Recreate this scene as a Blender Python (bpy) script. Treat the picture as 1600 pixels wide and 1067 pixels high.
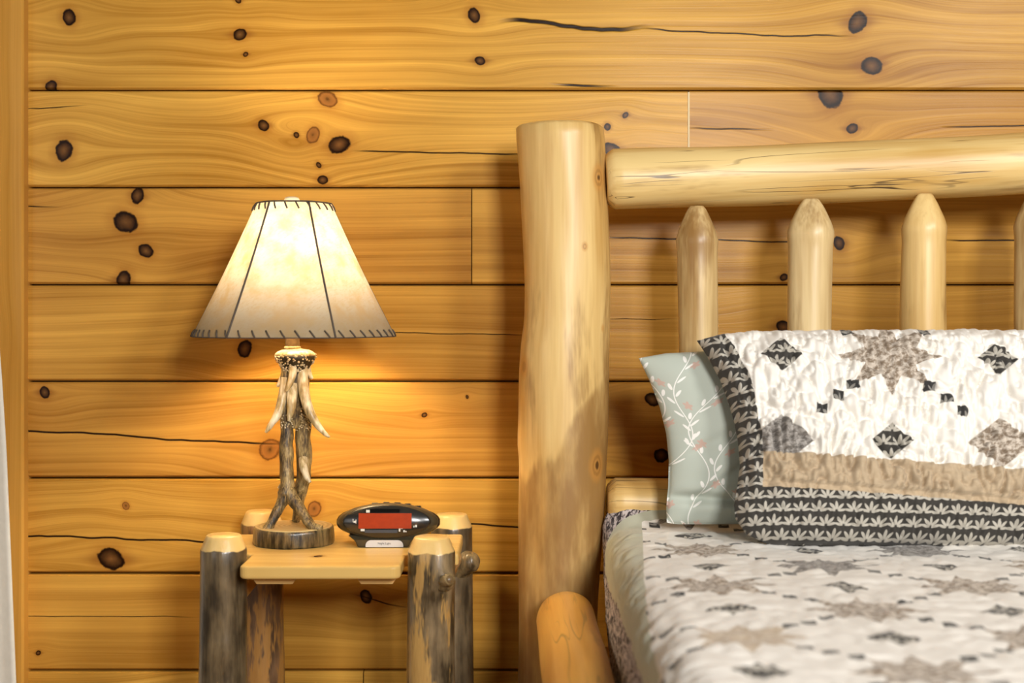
import bpy, math, random
import numpy as np
from mathutils import Vector, Matrix, Euler

for o in list(bpy.data.objects):
    bpy.data.objects.remove(o)
scene = bpy.context.scene
COL = scene.collection
PI = math.pi

# ------------------------------------------------------------------ camera, world, lights, exposure
CAM_D, CAM_Z, FPX, HOR = 2.70, 1.08, 2133.0, 490.0     # wall distance, eye height, focal length in px, horizon row
cam = bpy.data.cameras.new('camera')
cam.sensor_width = 36.0
cam.lens = FPX / 1600 * 36
cam.shift_y = -(533.5 - HOR) / 1600
cam.clip_start = 0.02
cam.dof.use_dof = True
cam.dof.focus_distance = 2.47
cam.dof.aperture_fstop = 2.8
cam_o = bpy.data.objects.new('camera', cam)
COL.objects.link(cam_o)
cam_o.location = (0, -CAM_D, CAM_Z)
cam_o.rotation_euler = (PI / 2, 0, 0)
scene.camera = cam_o

world = bpy.data.worlds.new('world')
scene.world = world
world.use_nodes = True
bg = world.node_tree.nodes['Background']
bg.inputs[0].default_value = (1.0, 0.84, 0.62, 1)
bg.inputs[1].default_value = 0.11


def area(name, loc, target, sx, sy, power, col):
    l = bpy.data.lights.new(name, 'AREA')
    l.shape = 'RECTANGLE'
    l.size, l.size_y = sx, sy
    l.energy = power
    l.color = col
    o = bpy.data.objects.new(name, l)
    COL.objects.link(o)
    o.location = loc
    o.rotation_euler = (Vector(target) - Vector(loc)).to_track_quat('-Z', 'Y').to_euler()
    return o


area('key_light_right', (0.85, -3.7, 1.82), (0.5, 0, 0.85), 0.55, 0.65, 88, (1.0, 0.97, 0.93))  # unseen key light behind the camera, angled to suit the slat shadows
area('added_light_far', (2.05, -3.4, 2.35), (0.9, 0, 1.2), 0.5, 0.6, 58, (1.0, 0.98, 0.95))  # added unseen light: makes the upper right wall highlight and brightens the bed
area('window_light_left', (-2.3, -2.9, 1.5), (0.3, 0, 0.9), 1.0, 1.5, 10, (0.97, 0.98, 1.0))

scene.view_settings.view_transform = 'Standard'
scene.view_settings.look = 'None'
scene.view_settings.gamma = 1
scene.view_settings.use_curve_mapping = False
scene.view_settings.exposure = 0.0


# ------------------------------------------------------------------ geometry helpers
def P(px, py, D):
    """point that shows at photo pixel (px, py) when it stands D metres from the camera plane"""
    return Vector(((px - 800) * D / FPX, D - CAM_D, CAM_Z - (py - HOR) * D / FPX))


WORLD = {}


def link(o, parent=None, origin=(0, 0, 0)):
    COL.objects.link(o)
    WORLD[o.name] = Vector(origin)
    if parent is not None:
        o.parent = parent
        o.location = Vector(origin) - WORLD[parent.name]
    else:
        o.location = origin
    return o


def tag(o, label=None, cat=None, group=None, kind=None):
    if label: o['label'] = label
    if cat: o['category'] = cat
    if group: o['group'] = group
    if kind: o['kind'] = kind
    return o


def empty(name, origin, parent=None):
    o = bpy.data.objects.new(name, None)
    o.empty_display_size = 0.05
    return link(o, parent, origin)


def mesh_obj(name, verts, faces, mat, origin=(0, 0, 0), parent=None, smooth=True, local=False):
    """verts are world coordinates unless local is set"""
    me = bpy.data.meshes.new(name)
    og = Vector(origin)
    if not local:
        verts = [(v[0] - og.x, v[1] - og.y, v[2] - og.z) for v in verts]
    me.from_pydata([tuple(v) for v in verts], [], [tuple(f) for f in faces])
    me.update()
    if smooth:
        me.polygons.foreach_set('use_smooth', [True] * len(me.polygons))
    if mat:
        me.materials.append(mat)
    o = bpy.data.objects.new(name, me)
    return link(o, parent, origin)


def box(x0, x1, y0, y1, z0, z1, c=0.0):
    """box with chamfered edges along all sides (c) -> verts, faces"""
    if c <= 0:
        v = [(x, y, z) for x in (x0, x1) for y in (y0, y1) for z in (z0, z1)]
        f = [(0, 1, 3, 2), (4, 6, 7, 5), (0, 4, 5, 1), (2, 3, 7, 6), (0, 2, 6, 4), (1, 5, 7, 3)]
        return v, f
    v = []
    idx = {}
    for i, x in enumerate((x0, x1)):
        for j, y in enumerate((y0, y1)):
            for k, z in enumerate((z0, z1)):
                xi = x + c * (1 if i == 0 else -1)
                yi = y + c * (1 if j == 0 else -1)
                zi = z + c * (1 if k == 0 else -1)
                idx[(i, j, k, 'x')] = len(v); v.append((x, yi, zi))
                idx[(i, j, k, 'y')] = len(v); v.append((xi, y, zi))
                idx[(i, j, k, 'z')] = len(v); v.append((xi, yi, z))
    f = []
    q = [(0, 0), (1, 0), (1, 1), (0, 1)]
    for i in (0, 1):
        f.append([idx[(i, a, b, 'x')] for a, b in q])
        f.append([idx[(a, i, b, 'y')] for a, b in q])
        f.append([idx[(a, b, i, 'z')] for a, b in q])
    for a in (0, 1):
        for b in (0, 1):
            f.append([idx[(0, a, b, 'y')], idx[(1, a, b, 'y')], idx[(1, a, b, 'z')], idx[(0, a, b, 'z')]])
            f.append([idx[(a, 0, b, 'x')], idx[(a, 1, b, 'x')], idx[(a, 1, b, 'z')], idx[(a, 0, b, 'z')]])
            f.append([idx[(a, b, 0, 'x')], idx[(a, b, 1, 'x')], idx[(a, b, 1, 'y')], idx[(a, b, 0, 'y')]])
            for k in (0, 1):
                f.append([idx[(a, b, k, 'x')], idx[(a, b, k, 'y')], idx[(a, b, k, 'z')]])
    return v, f


def fix_normals(o):
    import bmesh
    bm = bmesh.new()
    bm.from_mesh(o.data)
    bmesh.ops.recalc_face_normals(bm, faces=bm.faces)
    bm.to_mesh(o.data)
    bm.free()
    return o


def flat_bevel(o, width, seg=2, angle=35):
    m = o.modifiers.new('bevel', 'BEVEL')
    m.width = width
    m.segments = seg
    m.limit_method = 'ANGLE'
    m.angle_limit = math.radians(angle)
    return o


def lathe_rings(rings, cap=True):
    """rings: list of lists of points (equal length) -> verts, faces"""
    n = len(rings[0])
    v = [p for r in rings for p in r]
    f = []
    for i in range(len(rings) - 1):
        for j in range(n):
            a, b = i * n + j, i * n + (j + 1) % n
            f.append((a, b, b + n, a + n))
    if cap:
        f.append(tuple(range(n))[::-1])
        f.append(tuple((len(rings) - 1) * n + j for j in range(n)))
    return v, f


def interp(x, pts):
    xs = [p[0] for p in pts]
    ys = [p[1] for p in pts]
    return float(np.interp(x, xs, ys))


class Noise:
    def __init__(self, seed):
        self.t = np.random.RandomState(seed).rand(128, 128)

    def __call__(self, x, y):
        x = np.asarray(x, float)
        y = np.asarray(y, float)
        xi, yi = np.floor(x).astype(int), np.floor(y).astype(int)
        fx, fy = x - xi, y - yi
        fx = fx * fx * (3 - 2 * fx)
        fy = fy * fy * (3 - 2 * fy)
        t = self.t
        g = lambda a, b: t[a % 128, b % 128]
        return (g(xi, yi) * (1 - fx) * (1 - fy) + g(xi + 1, yi) * fx * (1 - fy)
                + g(xi, yi + 1) * (1 - fx) * fy + g(xi + 1, yi + 1) * fx * fy)


def sstep(x, a, b):
    t = np.clip((np.asarray(x, float) - a) / (b - a), 0, 1)
    return t * t * (3 - 2 * t)


def log_mesh(length, prof, seed, wob=0.004, bump=0.003, chamf0=None, chamf1=None, n=40, step=0.02, knobs=(), centre=None):
    """log along local Z from 0 to length; prof = [(z, radius)], centre = [(z, cx)] sideways drift"""
    nz = Noise(seed)
    zs = list(np.arange(0, length, step)) + [length]
    cuts = []
    if chamf0:
        h, d = chamf0
        zs = [z for z in zs if z > h + 0.004]
        cuts0 = [(0, d), (h * 0.12, d * 0.72), (h * 0.55, d * 0.3), (h, 0.0)]
    else:
        cuts0 = []
    if chamf1:
        h, d = chamf1
        zs = [z for z in zs if z < length - h - 0.004]
        cuts1 = [(length - h, 0.0), (length - h * 0.55, d * 0.3), (length - h * 0.12, d * 0.72), (length, d)]
    else:
        cuts1 = []
    lev = cuts0 + [(z, 0.0) for z in zs] + cuts1
    rings = []
    for z, dr in lev:
        r = interp(z, prof)
        cx = (interp(z, centre) if centre else 0.0) + wob * (float(nz(z * 3.1, 7.3)) - .5) * 2
        cy = wob * (float(nz(z * 3.1, 41.3)) - .5) * 2
        ring = []
        for k in range(n):
            a = 2 * PI * k / n
            rr = r - dr
            rr += bump * (float(nz(5 + 1.5 * math.cos(a) + z * 5, 60 + 1.5 * math.sin(a))) - .5) * 2
            for kz, ka, kr, kh in knobs:
                da = math.atan2(math.sin(a - ka), math.cos(a - ka)) * r
                rr += kh * math.exp(-(da * da + (z - kz) ** 2) / (kr * kr))
            ring.append((cx + rr * math.cos(a), cy + rr * math.sin(a), z))
        rings.append(ring)
    return lathe_rings(rings)


def catmull(pts, rad, per=8):
    pts = [Vector(p) for p in pts]
    out, rr = [], []
    n = len(pts)
    for i in range(n - 1):
        p0 = pts[max(i - 1, 0)]; p1 = pts[i]; p2 = pts[i + 1]; p3 = pts[min(i + 2, n - 1)]
        for k in range(per):
            t = k / per
            out.append(0.5 * ((2 * p1) + (p2 - p0) * t + (2 * p0 - 5 * p1 + 4 * p2 - p3) * t * t + (3 * p1 - p0 - 3 * p2 + p3) * t ** 3))
            s = t * t * (3 - 2 * t)
            rr.append(rad[i] * (1 - s) + rad[i + 1] * s)
    out.append(pts[-1]); rr.append(rad[-1])
    return out, rr


def tube(pts, rad, n=12, per=6, seed=0, rough=0.0, straight=False):
    if straight:
        path, rr = [Vector(p) for p in pts], list(rad)
    else:
        path, rr = catmull(pts, rad, per)
    nz = Noise(seed + 3)
    rings = []
    t0 = (path[1] - path[0]).normalized()
    up = Vector((0, 1, 0)) if abs(t0.y) < 0.9 else Vector((1, 0, 0))
    nrm = (up - t0 * up.dot(t0)).normalized()
    for i, p in enumerate(path):
        a = path[max(i - 1, 0)]; b = path[min(i + 1, len(path) - 1)]
        t = (b - a).normalized()
        nrm = (nrm - t * nrm.dot(t)).normalized()
        bn = t.cross(nrm)
        ring = []
        for k in range(n):
            an = 2 * PI * k / n
            r = rr[i] * (1 + rough * (float(nz(i * .35, 3 + 2.2 * math.cos(an) + 2.2 * math.sin(an) * 1.7)) - .5) * 2)
            ring.append(p + nrm * (r * math.cos(an)) + bn * (r * math.sin(an)))
        rings.append(ring)
    return lathe_rings(rings)


def join(*parts):
    v, f = [], []
    for pv, pf in parts:
        o = len(v)
        v += list(pv)
        f += [tuple(i + o for i in q) for q in pf]
    return v, f


def ico(c, r, sub=1):
    t = (1 + 5 ** .5) / 2
    vs = [(-1, t, 0), (1, t, 0), (-1, -t, 0), (1, -t, 0), (0, -1, t), (0, 1, t), (0, -1, -t), (0, 1, -t), (t, 0, -1), (t, 0, 1), (-t, 0, -1), (-t, 0, 1)]
    fs = [(0, 11, 5), (0, 5, 1), (0, 1, 7), (0, 7, 10), (0, 10, 11), (1, 5, 9), (5, 11, 4), (11, 10, 2), (10, 7, 6), (7, 1, 8), (3, 9, 4), (3, 4, 2), (3, 2, 6), (3, 6, 8), (3, 8, 9), (4, 9, 5), (2, 4, 11), (6, 2, 10), (8, 6, 7), (9, 8, 1)]
    k = r / math.sqrt(1 + t * t)
    return [(c[0] + x * k, c[1] + y * k, c[2] + z * k) for x, y, z in vs], fs


# ------------------------------------------------------------------ shader expression helpers
NT = None


class S:
    def __init__(self, sock): self.s = sock
    def __add__(a, b): return M('ADD', a, b)
    def __radd__(a, b): return M('ADD', b, a)
    def __sub__(a, b): return M('SUBTRACT', a, b)
    def __rsub__(a, b): return M('SUBTRACT', b, a)
    def __mul__(a, b): return M('MULTIPLY', a, b)
    def __rmul__(a, b): return M('MULTIPLY', b, a)
    def __truediv__(a, b): return M('DIVIDE', a, b)
    def __neg__(a): return M('MULTIPLY', a, -1.0)


def setin(inp, v):
    if isinstance(v, S):
        NT.links.new(v.s, inp)
    elif isinstance(v, (tuple, list)):
        v = tuple(v)
        n = len(inp.default_value)
        if len(v) < n: v = v + (1.0,) * (n - len(v))
        inp.default_value = v[:n]
    else:
        inp.default_value = v


def M(op, a, b=None, c=None, clamp=False):
    n = NT.nodes.new('ShaderNodeMath')
    n.operation = op
    n.use_clamp = clamp
    setin(n.inputs[0], a)
    if b is not None: setin(n.inputs[1], b)
    if c is not None: setin(n.inputs[2], c)
    return S(n.outputs[0])


def fabs(a): return M('ABSOLUTE', a)
def fmin(a, b): return M('MINIMUM', a, b)
def fmax(a, b): return M('MAXIMUM', a, b)
def fsin(a): return M('SINE', a)
def fcos(a): return M('COSINE', a)
def fract(a): return M('FRACT', a)
def ffloor(a): return M('FLOOR', a)
def fsqrt(a): return M('SQRT', a)
def fexp(a): return M('EXPONENT', a)
def hyp(a, b): return fsqrt(a * a + b * b)


def smooth(x, a, b):
    n = NT.nodes.new('ShaderNodeMapRange')
    n.interpolation_type = 'SMOOTHSTEP'
    setin(n.inputs['Value'], x)
    n.inputs['From Min'].default_value = a
    n.inputs['From Max'].default_value = b
    return S(n.outputs['Result'])


def mixc(f, a, b, blend='MIX'):
    n = NT.nodes.new('ShaderNodeMix')
    n.data_type = 'RGBA'
    n.blend_type = blend
    n.clamp_factor = True
    setin(n.inputs[0], f)
    setin(n.inputs[6], a)
    setin(n.inputs[7], b)
    return S(n.outputs[2])


def vec(x, y, z):
    n = NT.nodes.new('ShaderNodeCombineXYZ')
    for i, v in enumerate((x, y, z)): setin(n.inputs[i], v)
    return S(n.outputs[0])


def sep(v):
    n = NT.nodes.new('ShaderNodeSeparateXYZ')
    setin(n.inputs[0], v)
    return S(n.outputs[0]), S(n.outputs[1]), S(n.outputs[2])


def noise(v, scale=1.0, detail=3.0, rough=0.5, dist=0.0):
    n = NT.nodes.new('ShaderNodeTexNoise')
    setin(n.inputs['Vector'], v)
    n.inputs['Scale'].default_value = scale
    n.inputs['Detail'].default_value = detail
    n.inputs['Roughness'].default_value = rough
    n.inputs['Distortion'].default_value = dist
    return S(n.outputs['Fac'])


def voronoi(v, scale=1.0, feature='F1'):
    n = NT.nodes.new('ShaderNodeTexVoronoi')
    n.feature = feature
    setin(n.inputs['Vector'], v)
    n.inputs['Scale'].default_value = scale
    return S(n.outputs['Distance'])


def ramp(f, stops):
    n = NT.nodes.new('ShaderNodeValToRGB')
    setin(n.inputs[0], f)
    e = n.color_ramp.elements
    while len(e) < len(stops): e.new(0.5)
    for i, (p, c) in enumerate(stops):
        e[i].position = p
        e[i].color = tuple(c) + (1,) if len(c) == 3 else c
    return S(n.outputs[0])


def objco():
    n = NT.nodes.new('ShaderNodeTexCoord')
    return S(n.outputs['Object'])


def uvco():
    n = NT.nodes.new('ShaderNodeTexCoord')
    return S(n.outputs['UV'])


def attr(name):
    n = NT.nodes.new('ShaderNodeAttribute')
    n.attribute_name = name
    return S(n.outputs['Fac'])


def new_mat(name):
    global NT
    m = bpy.data.materials.new(name)
    m.use_nodes = True
    NT = m.node_tree
    return m, NT.nodes['Principled BSDF']


def finish(b, col, rough=0.5, spec=0.5, bump=None, bstr=0.3, bdist=0.002, coat=0.0, coat_rough=0.15, metal=0.0, sheen=0.0):
    setin(b.inputs['Base Color'], col)
    setin(b.inputs['Roughness'], rough)
    b.inputs['Specular IOR Level'].default_value = spec
    b.inputs['Metallic'].default_value = metal
    b.inputs['Coat Weight'].default_value = coat
    b.inputs['Coat Roughness'].default_value = coat_rough
    b.inputs['Sheen Weight'].default_value = sheen
    if bump is not None:
        n = NT.nodes.new('ShaderNodeBump')
        n.inputs['Strength'].default_value = bstr
        n.inputs['Distance'].default_value = bdist
        setin(n.inputs['Height'], bump)
        NT.links.new(n.outputs['Normal'], b.inputs['Normal'])


# ------------------------------------------------------------------ materials
def plank_mat(name, seed, knots=(), cracks=(), light=(0.76, 0.44, 0.105), dark=(0.46, 0.205, 0.032), rough=0.27, contrast=1.0, freq=70.0):
    """knots (x, z, radius) and cracks (x0, x1, z0, z1, half width, wave) in plank-local metres"""
    m, b = new_mat(name)
    x, y, z = sep(objco())
    off = seed * 3.7
    w = noise(vec(x * 0.9 + off, off, z * 2.2), 1.0, 2.0) - 0.5
    h = z + w * 0.06
    qmin = qt = None
    nk = noise(vec(x * 75, off, z * 75), 1.0, 3.0, 0.6)
    ql = None
    for i, (kx, kz, kr) in enumerate(knots):
        pale, kr = kr < 0, abs(kr)
        asp = 0.80 + 0.45 * ((math.sin(seed * 12.7 + i * 4.1) + 1) / 2)
        sh = 0.25 * math.sin(seed * 3.1 + i * 7.7)
        dx = ((x - kx) + (z - kz) * sh) * (asp / kr)
        dz = (z - kz) * (1.0 / kr)
        q = hyp(dx, dz)
        g = fexp((dx * dx * 0.022 + dz * dz * 0.06) * -1.0)
        h = h - (z - kz) * g * 0.85
        if pale:
            ql = q if ql is None else fmin(ql, q)
            continue
        qmin = q if qmin is None else fmin(qmin, q)
        tq = hyp(dx * 0.30, dz * 1.25)
        qt = tq if qt is None else fmin(qt, tq)
    rings = noise(vec(x * 0.35 + off, off * 1.3, h * freq), 1.0, 2.0, 0.55)
    fine = noise(vec(x * 3.0 + off, off * 2.1, h * 420), 1.0, 3.0, 0.6)
    broad = noise(vec(x * 1.3 + off * 2, off, z * 9), 1.0, 3.0)
    line = smooth(fabs(fract(h * freq * 0.55 + rings * 1.6) - 0.5), 0.30, 0.5)
    f = (rings - 0.5) * 1.1 * contrast + (fine - 0.5) * 0.75 * contrast + (broad - 0.5) * 1.5 + 0.43 + line * 0.13 * contrast
    col = mixc(M('MULTIPLY', f, 1.0, clamp=True), light, dark)
    bump = f * -0.5
    if qmin is not None:
        q2 = qmin + (nk - 0.5) * 0.5
        halo = smooth(q2, 2.2, 0.8)
        col = mixc(halo * 0.5, col, (0.33, 0.125, 0.018))
        tail = smooth(qt, 1.0, 0.2) * smooth(rings, 0.35, 0.6)
        col = mixc(tail * 0.55, col, (0.20, 0.07, 0.014))
        kc = ramp(M('MULTIPLY', q2, 0.8, clamp=True), [(0.0, (0.17, 0.075, 0.02)), (0.30, (0.10, 0.042, 0.012)), (0.50, (0.05, 0.02, 0.006)), (0.66, (0.012, 0.005, 0.002)), (0.82, (0.035, 0.013, 0.004))])
        col = mixc(smooth(q2, 1.08, 0.92), col, kc)
    if ql is not None:
        q3 = ql + (nk - 0.5) * 0.5
        col = mixc(smooth(q3, 2.0, 0.8) * 0.5, col, (0.36, 0.14, 0.02))
        pc = ramp(M('MULTIPLY', q3, 0.8, clamp=True), [(0.0, (0.09, 0.036, 0.010)), (0.22, (0.24, 0.10, 0.022)), (0.55, (0.31, 0.125, 0.026)), (0.72, (0.12, 0.044, 0.010)), (0.85, (0.30, 0.12, 0.02))])
        col = mixc(smooth(q3, 1.1, 0.9), col, pc)
    for (x0, x1, z0, z1, hw, wav) in cracks:
        sl = (z1 - z0) / (x1 - x0)
        cz = z - (x - x0) * sl - z0
        cz = cz + (noise(vec(x * 9 + off, off, 0.0), 1.0, 2.0) - 0.5) * wav
        k = M('MULTIPLY', smooth(x, x0 - 0.02, x0 + 0.03), smooth(x, x1 + 0.02, x1 - 0.06))
        k = k * smooth(fabs(cz), hw, hw * 0.45)
        col = mixc(k, col, (0.018, 0.008, 0.004))
        bump = bump - k * 3.0
    finish(b, col, rough, 0.10, bump, 0.4, 0.0014)
    return m


def log_mat(name, seed, light=(0.76, 0.53, 0.21), mid=(0.54, 0.30, 0.075), stain=(0.27, 0.135, 0.036), amount=0.35, dark_line=None, rough=0.40, cracks=0, knots=()):
    """varnished peeled log, grain along local Z; stain = left-over inner bark, also the tone below the slanted line"""
    m, b = new_mat(name)
    x, y, z = sep(objco())
    off = seed * 2.3
    big = noise(vec(x * 9 + off, y * 9, z * 2.2), 1.0, 3.0)
    streak = noise(vec(x * 45 + off, y * 45, z * 2.5), 1.0, 3.0)
    fine = noise(vec(x * 200, y * 200 + off, z * 9), 1.0, 2.0)
    f = (big - 0.5) * 2.2 + (streak - 0.5) * 1.8 + (fine - 0.5) * 0.5 + 0.40
    col = mixc(M('MULTIPLY', f, 1.0, clamp=True), light, mid)
    s2 = noise(vec(x * 16 + off * 2, y * 16, z * 3.4), 1.0, 4.0, 0.62)
    sm = smooth(s2 + (fine - 0.5) * 0.14, 0.68 - amount * 0.3, 0.90 - amount * 0.3)
    if dark_line is not None:
        zl, slope, soft = dark_line
        edge = zl + x * slope - z + (s2 - 0.5) * 0.12
        below = smooth(edge, 0.0, soft)  # darker, mottled tone below a slanted edge
        s3 = noise(vec(x * 20 + off, y * 20, z * 4.5), 1.0, 4.0, 0.6)
        sm = fmax(sm, below * (smooth(s3, 0.30, 0.62) * 0.70 + 0.42))
    col = mixc(sm * 0.8, col, stain)
    if cracks:
        c = noise(vec(x * 26 + off * 5, y * 26, z * 1.6), 1.0, 1.0)
        ck = smooth(fabs(c - 0.5), 0.010, 0.002) * smooth(noise(vec(x * 5 + off, y * 5, z * 3), 1.0, 1.0), 0.42, 0.54)
        c2 = noise(vec(x * 52 + off * 3, y * 52, z * 3.0), 1.0, 1.0)
        ck = fmax(ck, smooth(fabs(c2 - 0.5), 0.013, 0.003) * smooth(noise(vec(x * 14 + off, y * 14 + 3, z * 5), 1.0, 1.0), 0.50, 0.60) * 0.8)
        col = mixc(ck * cracks, col, (0.05, 0.025, 0.012))
        f = f + ck * 3
    for kx, ky, kz, kr in knots:
        q = fsqrt((x - kx) * (x - kx) + (y - ky) * (y - ky) + (z - kz) * (z - kz) * 0.45) * (1.0 / kr) + (fine - .5) * .3
        col = mixc(smooth(q, 2.0, 1.0) * 0.6, col, (0.55, 0.25, 0.05))
        col = mixc(smooth(fabs(q - 0.8), 0.3, 0.05) * 0.35, col, (0.14, 0.06, 0.015))
        col = mixc(smooth(q, 0.5, 0.25), col, (0.10, 0.045, 0.012))
    finish(b, col, rough, 0.45, f * -1.0, 0.16, 0.002, coat=0.12, coat_rough=0.3)
    return m


def bark_mat(name, seed, a=(0.085, 0.058, 0.036), c=(0.25, 0.17, 0.095), peel=0.0, peel_col=(0.62, 0.36, 0.10), cut=None, zcut=None, fq=1.0):
    """bark with vertical streaks; peeled patches; above zcut (local z) the pale tapered cut"""
    m, b = new_mat(name)
    x, y, z = sep(objco())
    off = seed * 1.9
    st = noise(vec(x * 55 * fq + off, y * 55 * fq, z * 7 * fq), 1.0, 4.0, 0.65)
    blot = noise(vec(x * 22, y * 22 + off, z * 13), 1.0, 3.0)
    f = (st - 0.5) * 2.2 + (blot - 0.5) * 2.4 + 0.42
    col = mixc(M('MULTIPLY', f, 1.0, clamp=True), a, c)
    if peel > 0:
        pn = noise(vec(x * 32 + off * 3, y * 32, z * 5.5), 1.0, 4.0, 0.68)
        pm = smooth(pn, 0.72 - peel * 0.4, 0.80 - peel * 0.4)
        pc = mixc(st, peel_col, (peel_col[0] * 0.5, peel_col[1] * 0.42, peel_col[2] * 0.4))
        col = mixc(pm, col, pc)
    if zcut is not None:
        wv = (noise(vec(x * 30 + off, y * 30, 0.0), 1.0, 2.0) - 0.5) * 0.012
        k = smooth(z + wv, zcut - 0.0012, zcut + 0.0012)
        wood = mixc(noise(vec(x * 40, y * 40, z * 12), 1.0, 2.0), (0.86, 0.62, 0.25), (0.70, 0.43, 0.13))
        col = mixc(k, col, wood)
    finish(b, col, 0.34, 0.5, f, 0.35, 0.002, coat=0.3, coat_rough=0.2)
    return m


def plain_mat(name, col, rough=0.5, spec=0.5, coat=0.0, var=0.08, scale=40, metal=0.0):
    m, b = new_mat(name)
    n = noise(objco(), scale, 3.0)
    c2 = tuple(c * (1 - var * 2) for c in col)
    finish(b, mixc(n, col, c2), rough, spec, n, 0.05, 0.001, coat=coat, metal=metal)
    return m


def lotus(lx, ly):
    """staggered rows of little five-petalled lotus heads -> mask"""
    row = ffloor(ly)
    fx = fract(lx + row * 0.5) - 0.5
    dy = 0.40 - (fract(ly) - 0.5)
    k = None
    for deg, c, hl, hw in ((0, 0.46, 0.34, 0.10), (34, 0.42, 0.32, 0.095), (-34, 0.42, 0.32, 0.095), (72, 0.33, 0.27, 0.10), (-72, 0.33, 0.27, 0.10)):
        sn, cs = math.sin(math.radians(deg)), math.cos(math.radians(deg))
        al = fx * sn + dy * cs - c
        ac = fx * cs - dy * sn
        e = smooth(hyp(al * (1 / hl), ac * (1 / hw)), 1.08, 0.85)
        k = e if k is None else fmax(k, e)
    return k


def patchwork(u, v, lx, ly, ulim=None, alt=False):
    """checkerboard of eight-pointed stars and dark diamonds joined by chains of small squares; unit = star to diamond"""
    a = (u + v) * 0.5
    bb = (u - v) * 0.5
    ra = M('ROUND', a); rb = M('ROUND', bb)
    pa, pb = a - ra, bb - rb
    du, dv = pa + pb, pa - pb
    ang = M('ARCTAN2', dv, du)
    r = hyp(du, dv)
    t = fabs(fract(ang * (4 / PI) + 0.5) - 0.5) * (PI / 4)
    star = smooth(r * (fcos(t) + fsin(t) * 2.6), 0.50, 0.475)
    if ulim is not None: star = star * smooth(u, ulim, ulim + 0.02)
    odd = fabs(fract((ra + rb) * 0.5) - 0.5) * -2 + 1      # 1 where the block is the plain diamond one
    if alt:
        sqd = smooth(fabs(du) + fabs(dv), 0.31, 0.29)
        star = star * (1.0 - odd) + sqd * odd
    ca, cb = fract(a) - 0.5, fract(bb) - 0.5
    eu, ev = ca + cb, ca - cb
    dia = smooth(fabs(eu) * 1.0 + fabs(ev) * 0.95, 0.20, 0.185)
    def sq(c, w=0.060):
        return fmax(smooth(fabs(fabs(pa) - c) + fabs(pb), w, w * 0.85), smooth(fabs(fabs(pb) - c) + fabs(pa), w, w * 0.85))
    s = fmax(sq(0.355), sq(0.5))
    prt = noise(vec(lx * 2.4, ly * 2.4, 0.0), 1.0, 4.0, 0.7)
    hsh = fract(fsin(ra * 12.9 + rb * 78.2) * 43.7)
    lot = lotus(lx, ly)
    base = mixc(noise(vec(u * 3, v * 3, 1.0), 1.0, 2.0), (0.85, 0.82, 0.765), (0.78, 0.74, 0.675))
    starA = mixc(smooth(prt, 0.40, 0.60), (0.22, 0.165, 0.115), (0.60, 0.53, 0.45))
    starB = mixc(smooth(prt, 0.38, 0.62), (0.13, 0.115, 0.10), (0.40, 0.37, 0.34))
    starC = mixc(smooth(prt, 0.38, 0.62), (0.45, 0.35, 0.24), (0.62, 0.53, 0.42))
    sc = mixc(smooth(hsh, 0.32, 0.34), starA, mixc(smooth(hsh, 0.66, 0.68), starB, starC))
    darkc = mixc(lot, (0.045, 0.041, 0.036), (0.46, 0.43, 0.37))
    col = mixc(star, base, sc)
    col = mixc(dia, col, darkc)
    col = mixc(s, col, mixc(lot * 0.6, (0.035, 0.034, 0.033), (0.4, 0.38, 0.34)))
    return col, darkc


def sham_mat():
    m, b = new_mat('patchwork_sham_fabric')
    u, v, _ = sep(uvco())
    lx, ly = u * 6.2, v * 6.6
    col, darkc = patchwork(u, v, lx, ly, None, True)
    band = attr('band')
    edge = attr('edge')
    beige = mixc(noise(vec(u * 24, v * 24, 2.0), 1.0, 2.0), (0.52, 0.41, 0.28), (0.40, 0.30, 0.19))
    col = mixc(smooth(band, 0.0, 0.03), col, beige)
    col = mixc(smooth(band, 1.0, 1.03), col, darkc)
    col = mixc(smooth(edge, 1.03, 1.0), col, darkc)
    weave = noise(vec(u * 160, v * 160, 0.0), 1.0, 2.0)
    finish(b, col, 0.85, 0.2, weave, 0.15, 0.001, sheen=0.15)
    return m


def quilt_mat():
    m, b = new_mat('patchwork_quilt_fabric')
    u, v, _ = sep(uvco())
    col, darkc = patchwork(u, v, u * 6.2, v * 6.6, -0.62)
    edge = attr('edge')
    green = mixc(noise(vec(u * 5, v * 5, 3.0), 1.0, 4.0), (0.56, 0.56, 0.44), (0.46, 0.47, 0.36))
    hem = noise(vec(u * 22 + v * 9, v * 11 - u * 6, 5.0), 1.0, 2.0, 0.6, 0.8)
    hemc = mixc(smooth(hem, 0.42, 0.58), (0.04, 0.03, 0.035), (0.62, 0.55, 0.54))
    col = mixc(smooth(edge, 2.02, 2.0), col, green)
    col = mixc(smooth(edge, 1.02, 1.0), col, hemc)
    weave = noise(vec(u * 160, v * 160, 0.0), 1.0, 2.0)
    finish(b, col, 0.88, 0.2, weave, 0.15, 0.001, sheen=0.15)
    return m


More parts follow.
